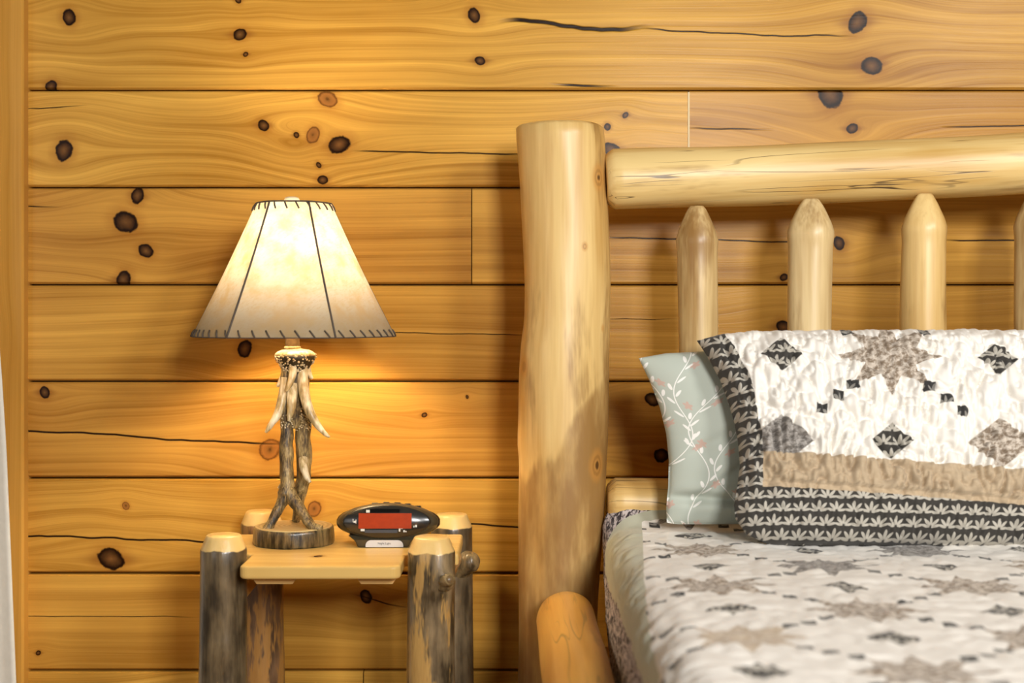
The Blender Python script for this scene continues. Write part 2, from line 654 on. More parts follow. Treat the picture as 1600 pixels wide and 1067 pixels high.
def floral_mat():
    """sage cotton printed with white vines, leaves and small pink flowers; uv in metres"""
    m, b = new_mat('sage_floral_fabric')
    u, v, _ = sep(uvco())
    base = mixc(noise(vec(u * 9, v * 9, 0.0), 1.0, 2.0), (0.50, 0.54, 0.475), (0.44, 0.485, 0.42))
    ink = None
    flo = None
    for k, (ph, x0, tilt) in enumerate(((0.0, 0.025, 0.10), (2.1, 0.072, 0.06), (4.4, 0.118, 0.08), (1.0, 0.165, 0.08), (3.0, 0.21, 0.1), (5.0, 0.26, 0.08), (2.0, 0.31, 0.1))):
        c = fsin(v * 38 + ph) * 0.021 + fsin(v * 17 + ph * 2) * 0.012 + v * tilt + (x0 - 0.02)
        d = u - c
        stem = smooth(fabs(d), 0.0013, 0.0007)
        # leaves: staggered slanted ellipses along the stem
        s = v * 84 + ph
        cell = ffloor(s)
        side = fract(cell * 0.5) * 4 - 1            # -1 or +1
        ls = (fract(s) - 0.5) / 84
        ld = d - side * 0.0075
        rx = ls * 0.76 + ld * side * 0.65
        ry = ld * 0.76 - ls * side * 0.65
        leaf = smooth(hyp(rx / 0.0085, ry / 0.0028), 1.0, 0.75)
        lf2 = smooth(fract(fsin(cell * 7.3 + ph) * 31.7), 0.30, 0.34)
        t = fmax(stem, leaf * lf2)
        ink = t if ink is None else fmax(ink, t)
        # flowers, one in a while
        s4 = v * 14 + ph * 1.7
        fs = (fract(s4) - 0.5) / 14
        fd = d - 0.016
        fr = hyp(fs, fd)
        fa = M('ARCTAN2', fs, fd)
        fl = smooth(fr - (fcos(fa * 5.0) * 0.0018 + 0.0060), 0.0012, -0.0006)
        flo = fl if flo is None else fmax(flo, fl)
    col = mixc(ink * 0.95, base, (0.88, 0.87, 0.83))
    col = mixc(flo * 0.75, col, (0.60, 0.37, 0.30))
    w = noise(vec(u * 900, v * 900, 0.0), 1.0, 1.0)
    finish(b, col, 0.8, 0.25, w, 0.1, 0.0005, sheen=0.1)
    return m


# ------------------------------------------------------------------ the setting: plank wall, trim, window, floor
SC = CAM_D / FPX                     # metres per photo pixel on the wall


def wx(px): return (px - 800) * SC
def wz(py): return CAM_Z - (py - HOR) * SC


wall_mat = plain_mat('wall_backing', (0.10, 0.05, 0.015), 0.9)
WALL_R = 2.3
bv, bf = box(wx(36), WALL_R, 0.022, 0.12, 0.0, 2.48)
wall = mesh_obj('wall_back', bv, bf, wall_mat, (0, 0.06, 0), smooth=False)
tag(wall, 'knotty pine plank wall behind the bed and nightstand', kind='structure')

# rows: (top px, bottom px, joints px, per-board knots px, per-board cracks px)
ROWS = [
    (-613, -462, [900], [[], []], [[], []]),
    (-462, -311, [300], [[], []], [[], []]),
    (-311, -160, [1300], [[], []], [[], []]),
    (-160, -8, [620], [[(100, -60, 12)], [(1200, -90, 14)]], [[], []]),
    (-8, 141, [], [[(108, 27, 13), (375, 54, 9), (384, 85, 4), (741, 24, 12), (750, 95, 7), (80, 135, 10), (1340, 35, 17), (1362, 103, 14), (372, 0, 6)]],
     [[(790, 1010, 36, 44, 4.5, 14), (1010, 1330, 46, 58, 1.6, 8), (870, 960, 132, 134, 2.5, 4)]]),
    (141, 293, [1076], [[(100, 235, 17), (512, 155, -13), (412, 196, 9), (489, 211, -13), (530, 226, 14), (463, 211, 5), (498, 258, 5), (504, 281, 7), (977, 180, 5), (949, 198, 6), (955, 234, 11)],
                        [(1297, 146, 24), (1331, 201, 8)]],
     [[(560, 830, 236, 241, 1.6, 4), (38, 130, 170, 165, 1.2, 3)], [(1084, 1200, 200, 203, 1.5, 3), (1480, 1700, 198, 196, 1.4, 4)]]),
    (293, 445, [737], [[(215, 306, 13), (196, 347, 17), (228, 392, 11), (193, 437, 14)], [(1311, 380, 11), (1225, 508 - 75, 6)]],
     [[(30, 90, 322, 324, 1.5, 2)], [(950, 1290, 371, 379, 1.5, 3), (1480, 1700, 376, 374, 1.6, 3)]]),
    (445, 596, [], [[(383, 545, 14), (1224, 511, 11), (1700, 520, 12)]], [[(520, 830, 519, 523, 1.0, 4), (950, 1060, 497, 500, 0.9, 4)]]),
    (596, 747, [], [[(70, 613, 10), (422, 702, -17), (663, 648, 4), (730, 620, 3), (1019, 624, 11), (1033, 711, 11)]], [[(20, 440, 672, 694, 2.1, 5)]]),
    (747, 896, [], [[(491, 795, -13), (197, 790, -6), (174, 873, 17), (1200, 830, 14)]], [[(20, 420, 837, 850, 2.0, 9), (700, 900, 816, 832, 1.9, 5)]]),
    (896, 1048, [], [[(572, 932, 11), (60, 1020, 4), (1300, 960, 15)]], [[(30, 300, 962, 964, 0.9, 3), (560, 640, 930, 950, 1.4, 8)]]),
    (1048, 1199, [568], [[(300, 1120, 14)], [(900, 1130, 13)]], [[], []]),
    (1199, 1340, [1000], [[(200, 1260, 12)], [(1400, 1260, 13)]], [[], []]),
]
rnd = random.Random(5)
pi = 0
for (t, bt, joints, knl, crl) in ROWS:
    ends = [36] + joints + [800 + WALL_R / SC]
    for k in range(len(ends) - 1):
        x0 = wx(ends[k]) + (0.0 if k == 0 else 0.0011)
        x1 = wx(ends[k + 1]) - (0.0 if k == len(ends) - 2 else 0.0011)
        z1, z0 = wz(t) - 0.0012, max(wz(bt) + 0.0012, 0.001)
        cx, cz = (x0 + x1) / 2, (z0 + z1) / 2
        yf = -rnd.uniform(0.0, 0.0016)
        c1, c2 = 0.0035, 0.0045
        prof = [(0.024, z0 + 0.001), (0.006 + yf, z0 + 0.0006), (yf, z0 + c2), (yf, z1 - c1), (0.004 + yf, z1 - 0.0004), (0.024, z1 - 0.0006)]
        v = [(x, y, z) for x in (x0, x1) for (y, z) in prof]
        n = len(prof)
        f = [(j, (j + 1) % n, (j + 1) % n + n, j + n) for j in range(n)] + [tuple(range(n))[::-1], tuple(range(n, 2 * n))]
        kn = [(wx(a) - cx, wz(bb) - cz, r * SC) for a, bb, r in knl[k]]
        ck = [(wx(a) - cx, wx(bb) - cx, wz(c) - cz, wz(d) - cz, hw * SC, wv * SC * 2) for a, bb, c, d, hw, wv in crl[k]]
        j = rnd.uniform(-1, 1)
        li = (0.69 * (1 + .07 * j), 0.372 * (1 + .11 * j), 0.068 * (1 + .12 * j))
        da = (0.32 * (1 + .07 * j), 0.135 * (1 + .11 * j), 0.016)
        mat = plank_mat('pine_board_%02d' % pi, pi + 1, kn, ck, li, da, freq=rnd.uniform(45, 85), contrast=rnd.uniform(0.85, 1.25))
        o = mesh_obj('plank', v, f, mat, (cx, 0, cz), wall, smooth=False)
        fix_normals(o)
        pi += 1

# pale filler in the butt joint of the second row
fill = plain_mat('pale_joint_filler', (0.85, 0.70, 0.42), 0.8)
for jx, t, bt in ((1076, 141, 293),):
    v, f = box(wx(jx) - 0.0017, wx(jx) + 0.0017, -0.0022, 0.02, wz(bt) + 0.004, wz(t) - 0.004)
    mesh_obj('joint_filler', v, f, fill, (wx(jx), 0.01, wz((t + bt) / 2)), wall, smooth=False)

# vertical trim board (plank along local X, turned upright)
tl = 2.48
tm = plank_mat('pine_casing', 40, [(wz(197) - 1.24, 0.040, 0.010), (wz(522) - 1.24, 0.024, 0.010), (wz(980) - 1.24, 0.02, 0.004)], (), (0.64, 0.345, 0.07), (0.42, 0.195, 0.03), contrast=0.8)
v, f = box(-tl / 2, tl / 2, -0.026, 0.05, -0.055, 0.055, 0.004)
trim = mesh_obj('trim_1', v, f, tm, (wx(38) - 0.055 + 0.008, -0.002, tl / 2), local=True, smooth=False)
trim.rotation_euler = (0, -PI / 2, 0)
fix_normals(trim)
tag(trim, 'upright pine casing board at the end of the plank wall', kind='structure')

# window beside the trim, behind the curtain
glass, gb = new_mat('window_glass')
gb.inputs['Transmission Weight'].default_value = 1.0
gb.inputs['Roughness'].default_value = 0.0
gb.inputs['Base Color'].default_value = (0.95, 0.97, 1, 1)
white_paint = plain_mat('white_window_paint', (0.78, 0.77, 0.73), 0.45)
win = empty('window_1', (-1.62, 0.04, 0.25))
tag(win, kind='structure')
for nm, bx in (('window_frame', (-2.2, -2.13, .02, .09, .25, 2.2)), ('window_frame', (-1.135, -1.075, .02, .09, .25, 2.2)), ('window_frame', (-2.13, -1.135, .02, .09, .25, .33)),
               ('window_frame', (-2.13, -1.135, .02, .09, 2.12, 2.2)), ('glazing_bar', (-1.65, -1.61, .03, .08, .33, 2.12))):
    v, f = box(*bx, 0.004)
    fix_normals(mesh_obj(nm, v, f, white_paint, ((bx[0] + bx[1]) / 2, .05, bx[4]), win, smooth=False))
for x0, x1 in ((-2.13, -1.65), (-1.61, -1.135)):
    v, f = box(x0, x1, .05, .056, .33, 2.12)
    mesh_obj('pane', v, f, glass, ((x0 + x1) / 2, .05, .33), win, smooth=False)

floor_m = plank_mat('floor_board_wood', 77, (), (), (0.45, 0.22, 0.07), (0.28, 0.12, 0.03), freq=40)
floor = empty('floor', (0, -1.9, -0.03))
tag(floor, 'wide pine floor boards', kind='structure')
v, f = box(-0.0735, 0.0735, -2.0, 2.0, -0.03, 0.0, 0.0015)
me = None
for i in range(31):
    if me is None:
        o = mesh_obj('floor_board', [(q[1], q[0], q[2]) for q in v], f, floor_m, (0, 0.02 - i * 0.15, 0), floor, smooth=False, local=True)
        fix_normals(o)
        me = o.data
    else:
        o = bpy.data.objects.new('floor_board', me)
        link(o, floor, (0, 0.02 - i * 0.15, 0))

# ------------------------------------------------------------------ curtain with its rod
cur_m = plain_mat('white_curtain_cloth', (0.84, 0.80, 0.70), 0.9, 0.1, scale=60)
cur = empty('curtain', (-1.4, -0.07, 0.02))
tag(cur, 'plain white cloth curtain hanging beside the pine wall', 'curtain')
nz = Noise(11)
rings = []
for iz in range(44):
    z = 0.02 + iz / 43 * 2.13
    edge_px = interp(CAM_Z - z, [(-1.1, -24), (0.0, -8), (0.08, 1), (0.25, 10), (0.45, 17), (0.72, 26), (1.1, 34)])
    xr = (edge_px - 800) * 2.625 / FPX
    row = []
    for ix in range(90):
        s = ix / 89
        x = xr + (-1.95 - xr) * s
        fold = 0.028 * math.sin(s * 46 + 0.5 * math.sin(z * 2)) + 0.012 * math.sin(s * 19 + z)
        row.append((x, -0.078 + fold * min(1, s * 14), z))
    rings.append(row)
v = [p for r in rings for p in r] + [(p[0], p[1] + 0.003, p[2]) for r in rings for p in r]
n, mrow = 90, 44
off = n * mrow
f = []
for i in range(mrow - 1):
    for j in range(n - 1):
        a = i * n + j
        f.append((a, a + 1, a + n + 1, a + n))
        f.append((off + a, off + a + n, off + a + n + 1, off + a + 1))
    f.append((i * n, (i + 1) * n, off + (i + 1) * n, off + i * n))
    f.append((i * n + n - 1, off + i * n + n - 1, off + (i + 1) * n + n - 1, (i + 1) * n + n - 1))
fix_normals(mesh_obj('drape', v, f, cur_m, (-1.4, -0.07, 0.02), cur))
iron = plain_mat('dark_iron', (0.03, 0.028, 0.026), 0.4, metal=0.8)
v, f = tube([(-2.1, -0.07, 2.16), (-0.98, -0.07, 2.16)], [0.011, 0.011], straight=True)
mesh_obj('curtain_rod', v, f, iron, (-1.5, -0.07, 2.16), cur)
v, f = tube([(-1.02, -0.07, 2.16), (-1.02, 0.02, 2.16)], [0.008, 0.008], straight=True)
mesh_obj('bracket', v, f, iron, (-1.02, -0.03, 2.16), cur)

# ------------------------------------------------------------------ log bed
POST_X, POST_D = 0.0938, 2.50
POST_Y = POST_D - CAM_D
bed = empty('log_bed', (POST_X, POST_Y, 0))
tag(bed, 'pale peeled-log bed frame with a railed headboard beside the nightstand', 'bed')
BX1 = 1.735                          # right post
ks = POST_D / FPX
sil = [(197, 809, 941), (204, 808, 943), (250, 811, 945), (300, 814, 947), (350, 816, 949), (400, 817, 951), (450, 818, 952), (500, 817, 951), (535, 812, 950), (580, 809, 949), (650, 808, 948), (690, 807, 947),
       (720, 811, 946), (780, 812, 944), (850, 812, 940), (900, 810, 937), (950, 809, 935), (1067, 808, 934), (1430, 806, 934)]
H = CAM_Z - (196 - HOR) * ks
prof = sorted([(CAM_Z - (y - HOR) * ks, (r - l) / 2 * ks) for y, l, r in sil])
cen = sorted([(CAM_Z - (y - HOR) * ks, ((l + r) / 2 - 880) * ks) for y, l, r in sil])
post_m = log_mat('peeled_post_wood', 1, amount=0.50, dark_line=(0.885, 1.15, 0.03), knots=[(0.058, -0.052, CAM_Z - (722 - HOR) * ks, 0.013), (0.06, -0.05, CAM_Z - (282 - HOR) * ks, 0.011), (-0.066, -0.04, CAM_Z - (572 - HOR) * ks, 0.010), (0.066, -0.042, CAM_Z - (512 - HOR) * ks, 0.004), (0.035, -0.07, CAM_Z - (388 - HOR) * ks, 0.004)])
for i, x in enumerate((POST_X, BX1)):
    v, f = log_mesh(H, prof, 21 + i, wob=0.0, bump=0.0035, chamf1=(0.006, 0.008), chamf0=(0.006, 0.006), n=56, centre=cen)
    o = mesh_obj('post', v, f, post_m if i == 0 else log_mat('peeled_post_wood_far', 9, amount=0.3), (x, POST_Y, 0), bed, local=True)

top_m = log_mat('peeled_rail_wood', 3, light=(0.78, 0.57, 0.24), mid=(0.56, 0.335, 0.09), amount=0.45, cracks=1.0,
                knots=[(0.02, 0.052, 0.26, 0.012), (0.02, 0.05, 0.725, 0.009)])


def hlog(name, a, b, r0, r1, mat, seed, ch=0.02, chd=0.012, wob=0.004, bump=0.003, parent=bed, roll=0.0):
    a, b = Vector(a), Vector(b)
    L = (b - a).length
    v, f = log_mesh(L, [(0, r0), (L * 0.04, r0 * 1.0), (L, r1)], seed, wob=wob, bump=bump, chamf0=(ch, chd), chamf1=(ch, chd), n=44, step=0.03)
    o = mesh_obj(name, v, f, mat, a, parent, local=True)
    o.rotation_euler = (b - a).to_track_quat('Z', 'Y').to_euler()
    return o


# top rail: rises gently to the right; Z axis of the log runs along +X
pA = P(946, 285, 2.50)
pB = P(1600, 254, 2.50)
dirv = (pB - pA) / (pB.x - pA.x)
hlog('top_rail', pA - dirv * 0.0, pA + dirv * (BX1 - 0.07 - pA.x), 0.0555, 0.058, top_m, 31, ch=0.016, chd=0.014)
low_m = log_mat('peeled_lower_rail_wood', 5, amount=0.35, cracks=0.6)
hlog('lower_rail', P(948, 789, 2.50), (BX1 - 0.07, POST_Y, P(948, 789, 2.5).z), 0.051, 0.051, low_m, 33, ch=0.016, chd=0.016)

slat_px = [(1090, 322, 31.5), (1266, 311, 36), (1442, 303, 36), (1622, 300, 36), (1800, 296, 35), (1975, 293, 35), (2140, 290, 35)]
slat_ms = [log_mat('peeled_slat_wood_a', 11, light=(0.76, 0.57, 0.28), mid=(0.40, 0.235, 0.075), amount=0.85), log_mat('peeled_slat_wood_b', 12, light=(0.76, 0.58, 0.30), mid=(0.45, 0.28, 0.10), amount=0.70),
           log_mat('peeled_slat_wood_c', 13, light=(0.80, 0.57, 0.24), mid=(0.56, 0.33, 0.10), amount=0.40)]
SD = 2.462
for i, (px, py, hw) in enumerate(slat_px):
    top = P(px, py, SD)
    L = top.z - 0.70
    r = hw * SD / FPX
    prof = [(0, r * 0.98), (L * 0.35, r * 0.95), (L * .6, r * (0.98 if i != 1 else .93)), (L - 0.085, r * (0.97 if i != 1 else .95)), (L - 0.062, r * 1.02), (L - 0.045, r * 0.90), (L - 0.02, r * 0.62), (L - 0.005, r * 0.42), (L, r * 0.30)]
    v, f = log_mesh(L, prof, 50 + i, wob=0.0025, bump=0.0025, n=36, step=0.008)
    o = mesh_obj('slat', v, f, slat_ms[i % 3], (top.x, top.y, 0.70), bed, local=True)
    o.rotation_euler = (0, 0, i * 1.1)

side_m = log_mat('peeled_side_rail_wood', 7, light=(0.80, 0.45, 0.10), mid=(0.62, 0.29, 0.05), amount=0.30, cracks=0.4)
SRZ = 0.545
hlog('side_rail', (POST_X + 0.001, -0.305, SRZ), (POST_X + 0.004, -2.13, SRZ), 0.0515, 0.054, side_m, 61, ch=0.03, chd=0.026, wob=0.003)
hlog('side_rail', (BX1, -0.29, SRZ), (BX1, -2.13, SRZ), 0.0515, 0.054, side_m, 62, ch=0.03, chd=0.02)
for i, x in enumerate((POST_X, BX1)):
    v, f = log_mesh(0.66, [(0, .07), (.66, .07)], 65 + i, chamf1=(0.02, 0.02), n=36)
    mesh_obj('foot_post', v, f, low_m, (x, -2.2, 0), bed, local=True)
hlog('foot_rail', (POST_X + 0.07, -2.2, 0.5), (BX1 - 0.07, -2.2, 0.5), 0.045, 0.045, low_m, 68)
board_m = plank_mat('support_board_wood', 81)
for i in range(7):
    y = -0.38 - i * 0.27
    v, f = box(POST_X + 0.03, BX1 - 0.03, y - 0.05, y + 0.05, SRZ - 0.065, SRZ - 0.043, 0.002)
    fix_normals(mesh_obj('support_board', v, f, board_m, ((POST_X + BX1) / 2, y, SRZ - 0.05), bed, smooth=False))

# mattress
tick_m = plain_mat('mattress_ticking', (0.72, 0.69, 0.63), 0.9, 0.1, scale=80)
MZ = 0.70
mv, mf = box(0.187, 1.645, -2.12, -0.275, SRZ - 0.043, MZ - 0.008, 0.05)
mat_o = mesh_obj('mattress', mv, mf, tick_m, (0.9, -1.2, SRZ - 0.043), smooth=False)
fix_normals(mat_o)
flat_bevel(mat_o, 0.02, 3)
tag(mat_o, 'thick mattress lying in the log bed under the quilt', 'mattress')

# quilt, draped over the mattress with a rounded corner at the head
XF, RR = 0.215, 0.05
XR = 1.617
NS, NTQ = 300, 330
Dhead, Dfoot = 2.505, 0.56
tt = np.concatenate([np.linspace(0, 0.16, 60, endpoint=False), np.linspace(0.16, 1, NTQ - 60)])
Dq = Dhead + (Dfoot - Dhead) * tt
oD = np.interp(-Dq, [-2.505, -2.495, -2.48, -2.46, -2.43, -2.38, -2.30, -2.15, -1.8, -1.5, -0.5], [-0.045, 0.0, 0.035, 0.075, 0.12, 0.175, 0.205, 0.225, 0.24, 0.24, 0.24])
ss = np.linspace(0, 1, NS)
smin = XF - oD
smax = XR + oD
Sg = smin[:, None] + (smax - smin)[:, None] * ss[None, :]
Dg = np.repeat(Dq[:, None], NS, 1)
bx_ = np.concatenate([[1.2, XF + .3, XF + .1], smin]); by_ = np.concatenate([[Dhead] * 3, Dq])
tline = np.linspace(0, 1, 900)
cum = np.concatenate([[0], np.cumsum(np.hypot(np.diff(bx_), np.diff(by_)))]); cum /= cum[-1]
Bx, By = np.interp(tline, cum, bx_), np.interp(tline, cum, by_)
ed = np.full(Sg.shape, 9.0)
for i in range(Sg.shape[0]):
    d = np.hypot(Sg[i][:, None] - Bx[None, :], Dg[i][:, None] - By[None, :])
    ed[i] = d.min(1)
edr = np.minimum(smax[:, None] - Sg, 9)
ed = np.minimum(ed, edr)
n1, n2, n3 = Noise(1), Noise(2), Noise(3)


def pucker(x, y, sx, sy):
    wx_ = n3(x / sx * .5, y / sy * .5) * 1.6
    a = n1(x / sx + wx_, y / sy)
    b_ = n2(x / sx * 1.9, y / sy * 1.9 + wx_)
    return np.sqrt(np.abs(a - 0.5) * 2) * 0.75 + np.sqrt(np.abs(b_ - .5) * 2) * 0.4


def roll(s):
    """flat coordinate across the bed -> (x, z drop, normal x, normal z)"""
    left = XF - s
    right = s - XR
    o_ = np.maximum(left, right)
    sg = np.where(left > right, -1.0, 1.0)
    base = np.where(left > right, XF, XR)
    ang = np.clip(o_ / RR, 0, PI / 2)
    rest = np.maximum(o_ - RR * PI / 2, 0)
    x = np.where(o_ > 0, base + sg * RR * np.sin(ang), s)
    z = np.where(o_ > 0, -(RR * (1 - np.cos(ang)) + rest), 0.0)
    return x, z, np.where(o_ > 0, sg * np.sin(ang), 0), np.where(o_ > 0, np.cos(ang), 1.0)


Xq, Zq, nxq, nzq = roll(Sg)
pk = pucker(Sg, Dg, 0.022, 0.03)
damp = np.where(ed < 0.15, 0.45, 1.0)
pk = pk * damp
Xq = Xq + nxq * pk * 0.0075 - 0.008 * sstep(-Zq, 0.05, 0.2) * (n1(Dg * 7, Dg * 0) - .3) * np.sign(0.9 - Sg)
Zq = MZ + Zq + nzq * pk * 0.0075 + 0.050 * sstep(Dg, 2.40, 2.50) + 0.006 * (n2(Sg * 6, Dg * 6) - .5)
v_top = np.stack([Xq, Dg - CAM_D, Zq], -1).reshape(-1, 3)
v_bot = v_top.copy()
v_bot[:, 0] -= (nxq * 0.007).reshape(-1)
v_bot[:, 2] -= (nzq * 0.007).reshape(-1)


def grid_faces(nr, nc, off=0, flip=False):
    i, j = np.meshgrid(np.arange(nr - 1), np.arange(nc - 1), indexing='ij')
    a = (i * nc + j).reshape(-1) + off
    q = np.stack([a, a + 1, a + nc + 1, a + nc], -1)
    return q[:, ::-1] if flip else q


def rim_faces(nr, nc, off):
    b = [j for j in range(nc)] + [i * nc + nc - 1 for i in range(1, nr)] + [(nr - 1) * nc + j for j in range(nc - 2, -1, -1)] + [i * nc for i in range(nr - 2, 0, -1)]
    return [(b[k], b[(k + 1) % len(b)], b[(k + 1) % len(b)] + off, b[k] + off) for k in range(len(b))]


def np_mesh(name, verts, quads, mat, origin, uv=None, attrs=None):
    me = bpy.data.meshes.new(name)
    verts = np.asarray(verts, float) - np.array(tuple(origin))[None, :]
    quads = np.asarray(quads, int)
    me.vertices.add(len(verts))
    me.vertices.foreach_set('co', verts.reshape(-1))
    me.loops.add(quads.size)
    me.loops.foreach_set('vertex_index', quads.reshape(-1))
    me.polygons.add(len(quads))
    me.polygons.foreach_set('loop_start', np.arange(0, quads.size, 4))
    me.update(calc_edges=True)
    me.validate()
    me.polygons.foreach_set('use_smooth', [True] * len(me.polygons))
    if uv is not None:
        l = me.uv_layers.new(name='UVMap')
        l.data.foreach_set('uv', uv[quads.reshape(-1)].reshape(-1))
    for k, a in (attrs or {}).items():
        at = me.attributes.new(k, 'FLOAT', 'POINT')
        at.data.foreach_set('value', np.asarray(a, float).reshape(-1))
    me.materials.append(mat)
    o = bpy.data.objects.new(name, me)
    link(o, None, origin)
    return o


skew = math.radians(3.0)
uu = (Sg - 0.285 - (1.876 - Dg) * -math.tan(skew)) / 0.172
vv = (1.876 - Dg) / 0.148
uvq = np.stack([uu, vv], -1).reshape(-1, 2)
sline = 0.147 + (Dg - 1.44) / (2.377 - 1.44) * (0.226 - 0.147)
inner = np.minimum(np.minimum(Sg - sline, 2.432 - Dg), (XF + XR) - sline - Sg)
edq = np.where(Sg < XF - 0.098 - 0.012 * n1(Dg * 9, 0 * Dg), 0.5, np.where(ed < 0.05, ed / 0.05, np.where(ed < 0.07, 1 + (ed - 0.05) / 0.04, np.clip(2 + inner / 0.05, 1.5, 4))))
nq = v_top.shape[0]
faces = np.concatenate([grid_faces(NTQ, NS, 0, True), grid_faces(NTQ, NS, nq), np.array(rim_faces(NTQ, NS, nq))])
q_o = np_mesh('quilt', np.concatenate([v_top, v_bot]), faces, quilt_mat(), (0.9, -1.2, MZ), np.concatenate([uvq, uvq]), {'edge': np.concatenate([edq.reshape(-1)] * 2)})
fix_normals(q_o)
tag(q_o, 'cream star-patchwork quilt with a sage band and speckled hem spread over the mattress', 'quilt')


# ------------------------------------------------------------------ pillows
def pillow(name, mat, left, top, bottom, px_r, D_top, D_bot, thick, uvf, disp=None, attrs=None, nu=260, nv=150, pw=0.42, sag=0.0):
    """left: [(py, px)] outline of the left side, top/bottom: [(px, py)]; D_top / D_bot = distance of the top and bottom edges"""
    U = np.linspace(0, 1, nu)
    U = U + 0.03 * np.sin(2 * PI * U) * 0
    V = np.linspace(0, 1, nv)
    py0 = np.mean([p[1] for p in top]); py1 = np.mean([p[1] for p in bottom])
    g = np.zeros((nv, nu, 2))
    for i, vv_ in enumerate(V):
        pyl = left[0][0] + (left[-1][0] - left[0][0]) * vv_
        xl = np.interp(pyl, [p[0] for p in left], [p[1] for p in left])
        xr = px_r + 25 * math.sin(PI * vv_) * -1
        xs = xl + (xr - xl) * U
        yt = np.interp(xs, [p[0] for p in top], [p[1] for p in top])
        yb = np.interp(xs, [p[0] for p in bottom], [p[1] for p in bottom])
        g[i, :, 0] = xs
        g[i, :, 1] = yt + (yb - yt) * vv_
    f = (g[:, :, 1] - py0) / (py1 - py0)
    D = D_top + (D_bot - D_top) * f
    X = (g[:, :, 0] - 800) * D / FPX
    Y = D - CAM_D
    Z = CAM_Z - (g[:, :, 1] - HOR) * D / FPX
    lean = math.atan2(D_top - D_bot, (py1 - py0) * D_top / FPX)
    nrm = np.array([0, -math.cos(lean), math.sin(lean)])
    uu_ = np.abs(2 * U - 1)[None, :]
    vv2 = np.abs(2 * V - 1)[:, None]
    aspect = (px_r - left[0][1]) / (py1 - py0)
    dU = (1 - uu_) * aspect / 2 * 2
    dV = (1 - vv2)
    e = np.minimum(1, dU) 
    puff = np.power(1 - np.power(1 - np.clip(dU / 1.1, 0, 1), 2.2), pw) * np.power(1 - np.power(1 - dV, 2.4), pw)
    half = thick / 2 * puff
    dsp = disp(g[:, :, 0], g[:, :, 1], U[None, :] + 0 * f, V[:, None] + 0 * f) if disp is not None else 0
    base = np.stack([X, Y, Z], -1)
    fr = base + nrm * (half + dsp * np.clip(puff * 1.6, 0.25, 1))[:, :, None]
    bk = base - nrm * (half * 0.6)[:, :, None]
    n = nu * nv
    fr, bk = fr.reshape(-1, 3), bk.reshape(-1, 3)
    faces = np.concatenate([grid_faces(nv, nu, 0, True), grid_faces(nv, nu, n), np.array(rim_faces(nv, nu, n))])
    uv = uvf(g[:, :, 0], g[:, :, 1]).reshape(-1, 2)
    at = {k: np.concatenate([a(g[:, :, 0], g[:, :, 1], U[None, :] + 0 * f).reshape(-1)] * 2) for k, a in (attrs or {}).items()}
    c = base.reshape(-1, 3).mean(0)
    o = np_mesh(name, np.concatenate([fr, bk]), faces, mat, tuple(c), np.concatenate([uv, uv]), at)
    fix_normals(o)
    return o


gl = [(560, 998), (600, 1016), (640, 1031), (680, 1041), (720, 1045), (760, 1044), (790, 1041), (812, 1042)]


def green_disp(x, y, u, v):
    fold = -0.016 * np.exp(-((y - 776 - (x - 1040) * 0.02) / 9.0) ** 2) * sstep(x, 1200, 1140)
    w = n1(x / 60 + y / 90, y / 45 - x / 120) - .5
    cr = -0.007 * np.exp(-((y - (775 - (x - 1090) * 0.75)) / 10.0) ** 2) * sstep(x, 1060, 1090) + -0.006 * np.exp(-((y - (700 - (x - 1090) * 0.5)) / 12.0) ** 2) * sstep(x, 1060, 1100)
    return fold + cr + 0.006 * w


green = pillow('floral_pillow', floral_mat(), gl, [(990, 561), (1040, 552), (1100, 549), (1600, 552), (1800, 565)], [(1030, 815), (1060, 819), (1150, 819), (1800, 822)], 1700, 2.385, 2.368, 0.09,
               lambda x, y: np.stack([(x - 1000) * 1.13e-3, (819 - y) * 1.13e-3], -1), green_disp, pw=0.45)
tag(green, 'sage green pillow printed with white vines, propped against the headboard behind the sham', 'pillow')

sl = [(533, 1089), (560, 1104), (601, 1124), (640, 1138), (669, 1147), (700, 1153), (736, 1156), (770, 1152), (800, 1147), (820, 1149), (838, 1165), (850, 1200)]


def sham_disp(x, y, u, v):
    k = np.where((y - (725 + (x - 1280) * .078)) > 42, 0.45, 1.0)
    return 0.030 * (pucker(x, y - x * 0.35, 14.0, 27.0) * k - 0.3) + 0.008 * (n2(x / 90, y / 70) - .5)


def sham_edge(x, y, u):
    xl = np.interp(y, [p[0] for p in sl], [p[1] for p in sl])
    w = np.interp(y, [533, 600, 670, 740, 800, 850], [40, 39, 29, 28, 36, 40])
    return (x - xl) / w


sham = pillow('quilted_pillow_sham', sham_mat(), sl, [(1080, 535), (1100, 530), (1130, 524), (1180, 520), (1500, 519), (1900, 521), (1960, 533)], [(1140, 836), (1165, 846), (1210, 852), (1500, 853), (1900, 851)], 1960, 2.335, 2.218, 0.145,
              lambda x, y: np.stack([(x - 1374) / 164, (y - 574) / 131 - (x - 1374) / 164 * 0.03], -1), sham_disp,
              {'band': lambda x, y, u: (y - (725 + (x - 1280) * .078)) / 50.0, 'edge': sham_edge}, nu=420, nv=190, pw=0.40)
tag(sham, 'puckered cream patchwork pillow sham with a dark lotus-print border, in front of the green pillow', 'pillow')

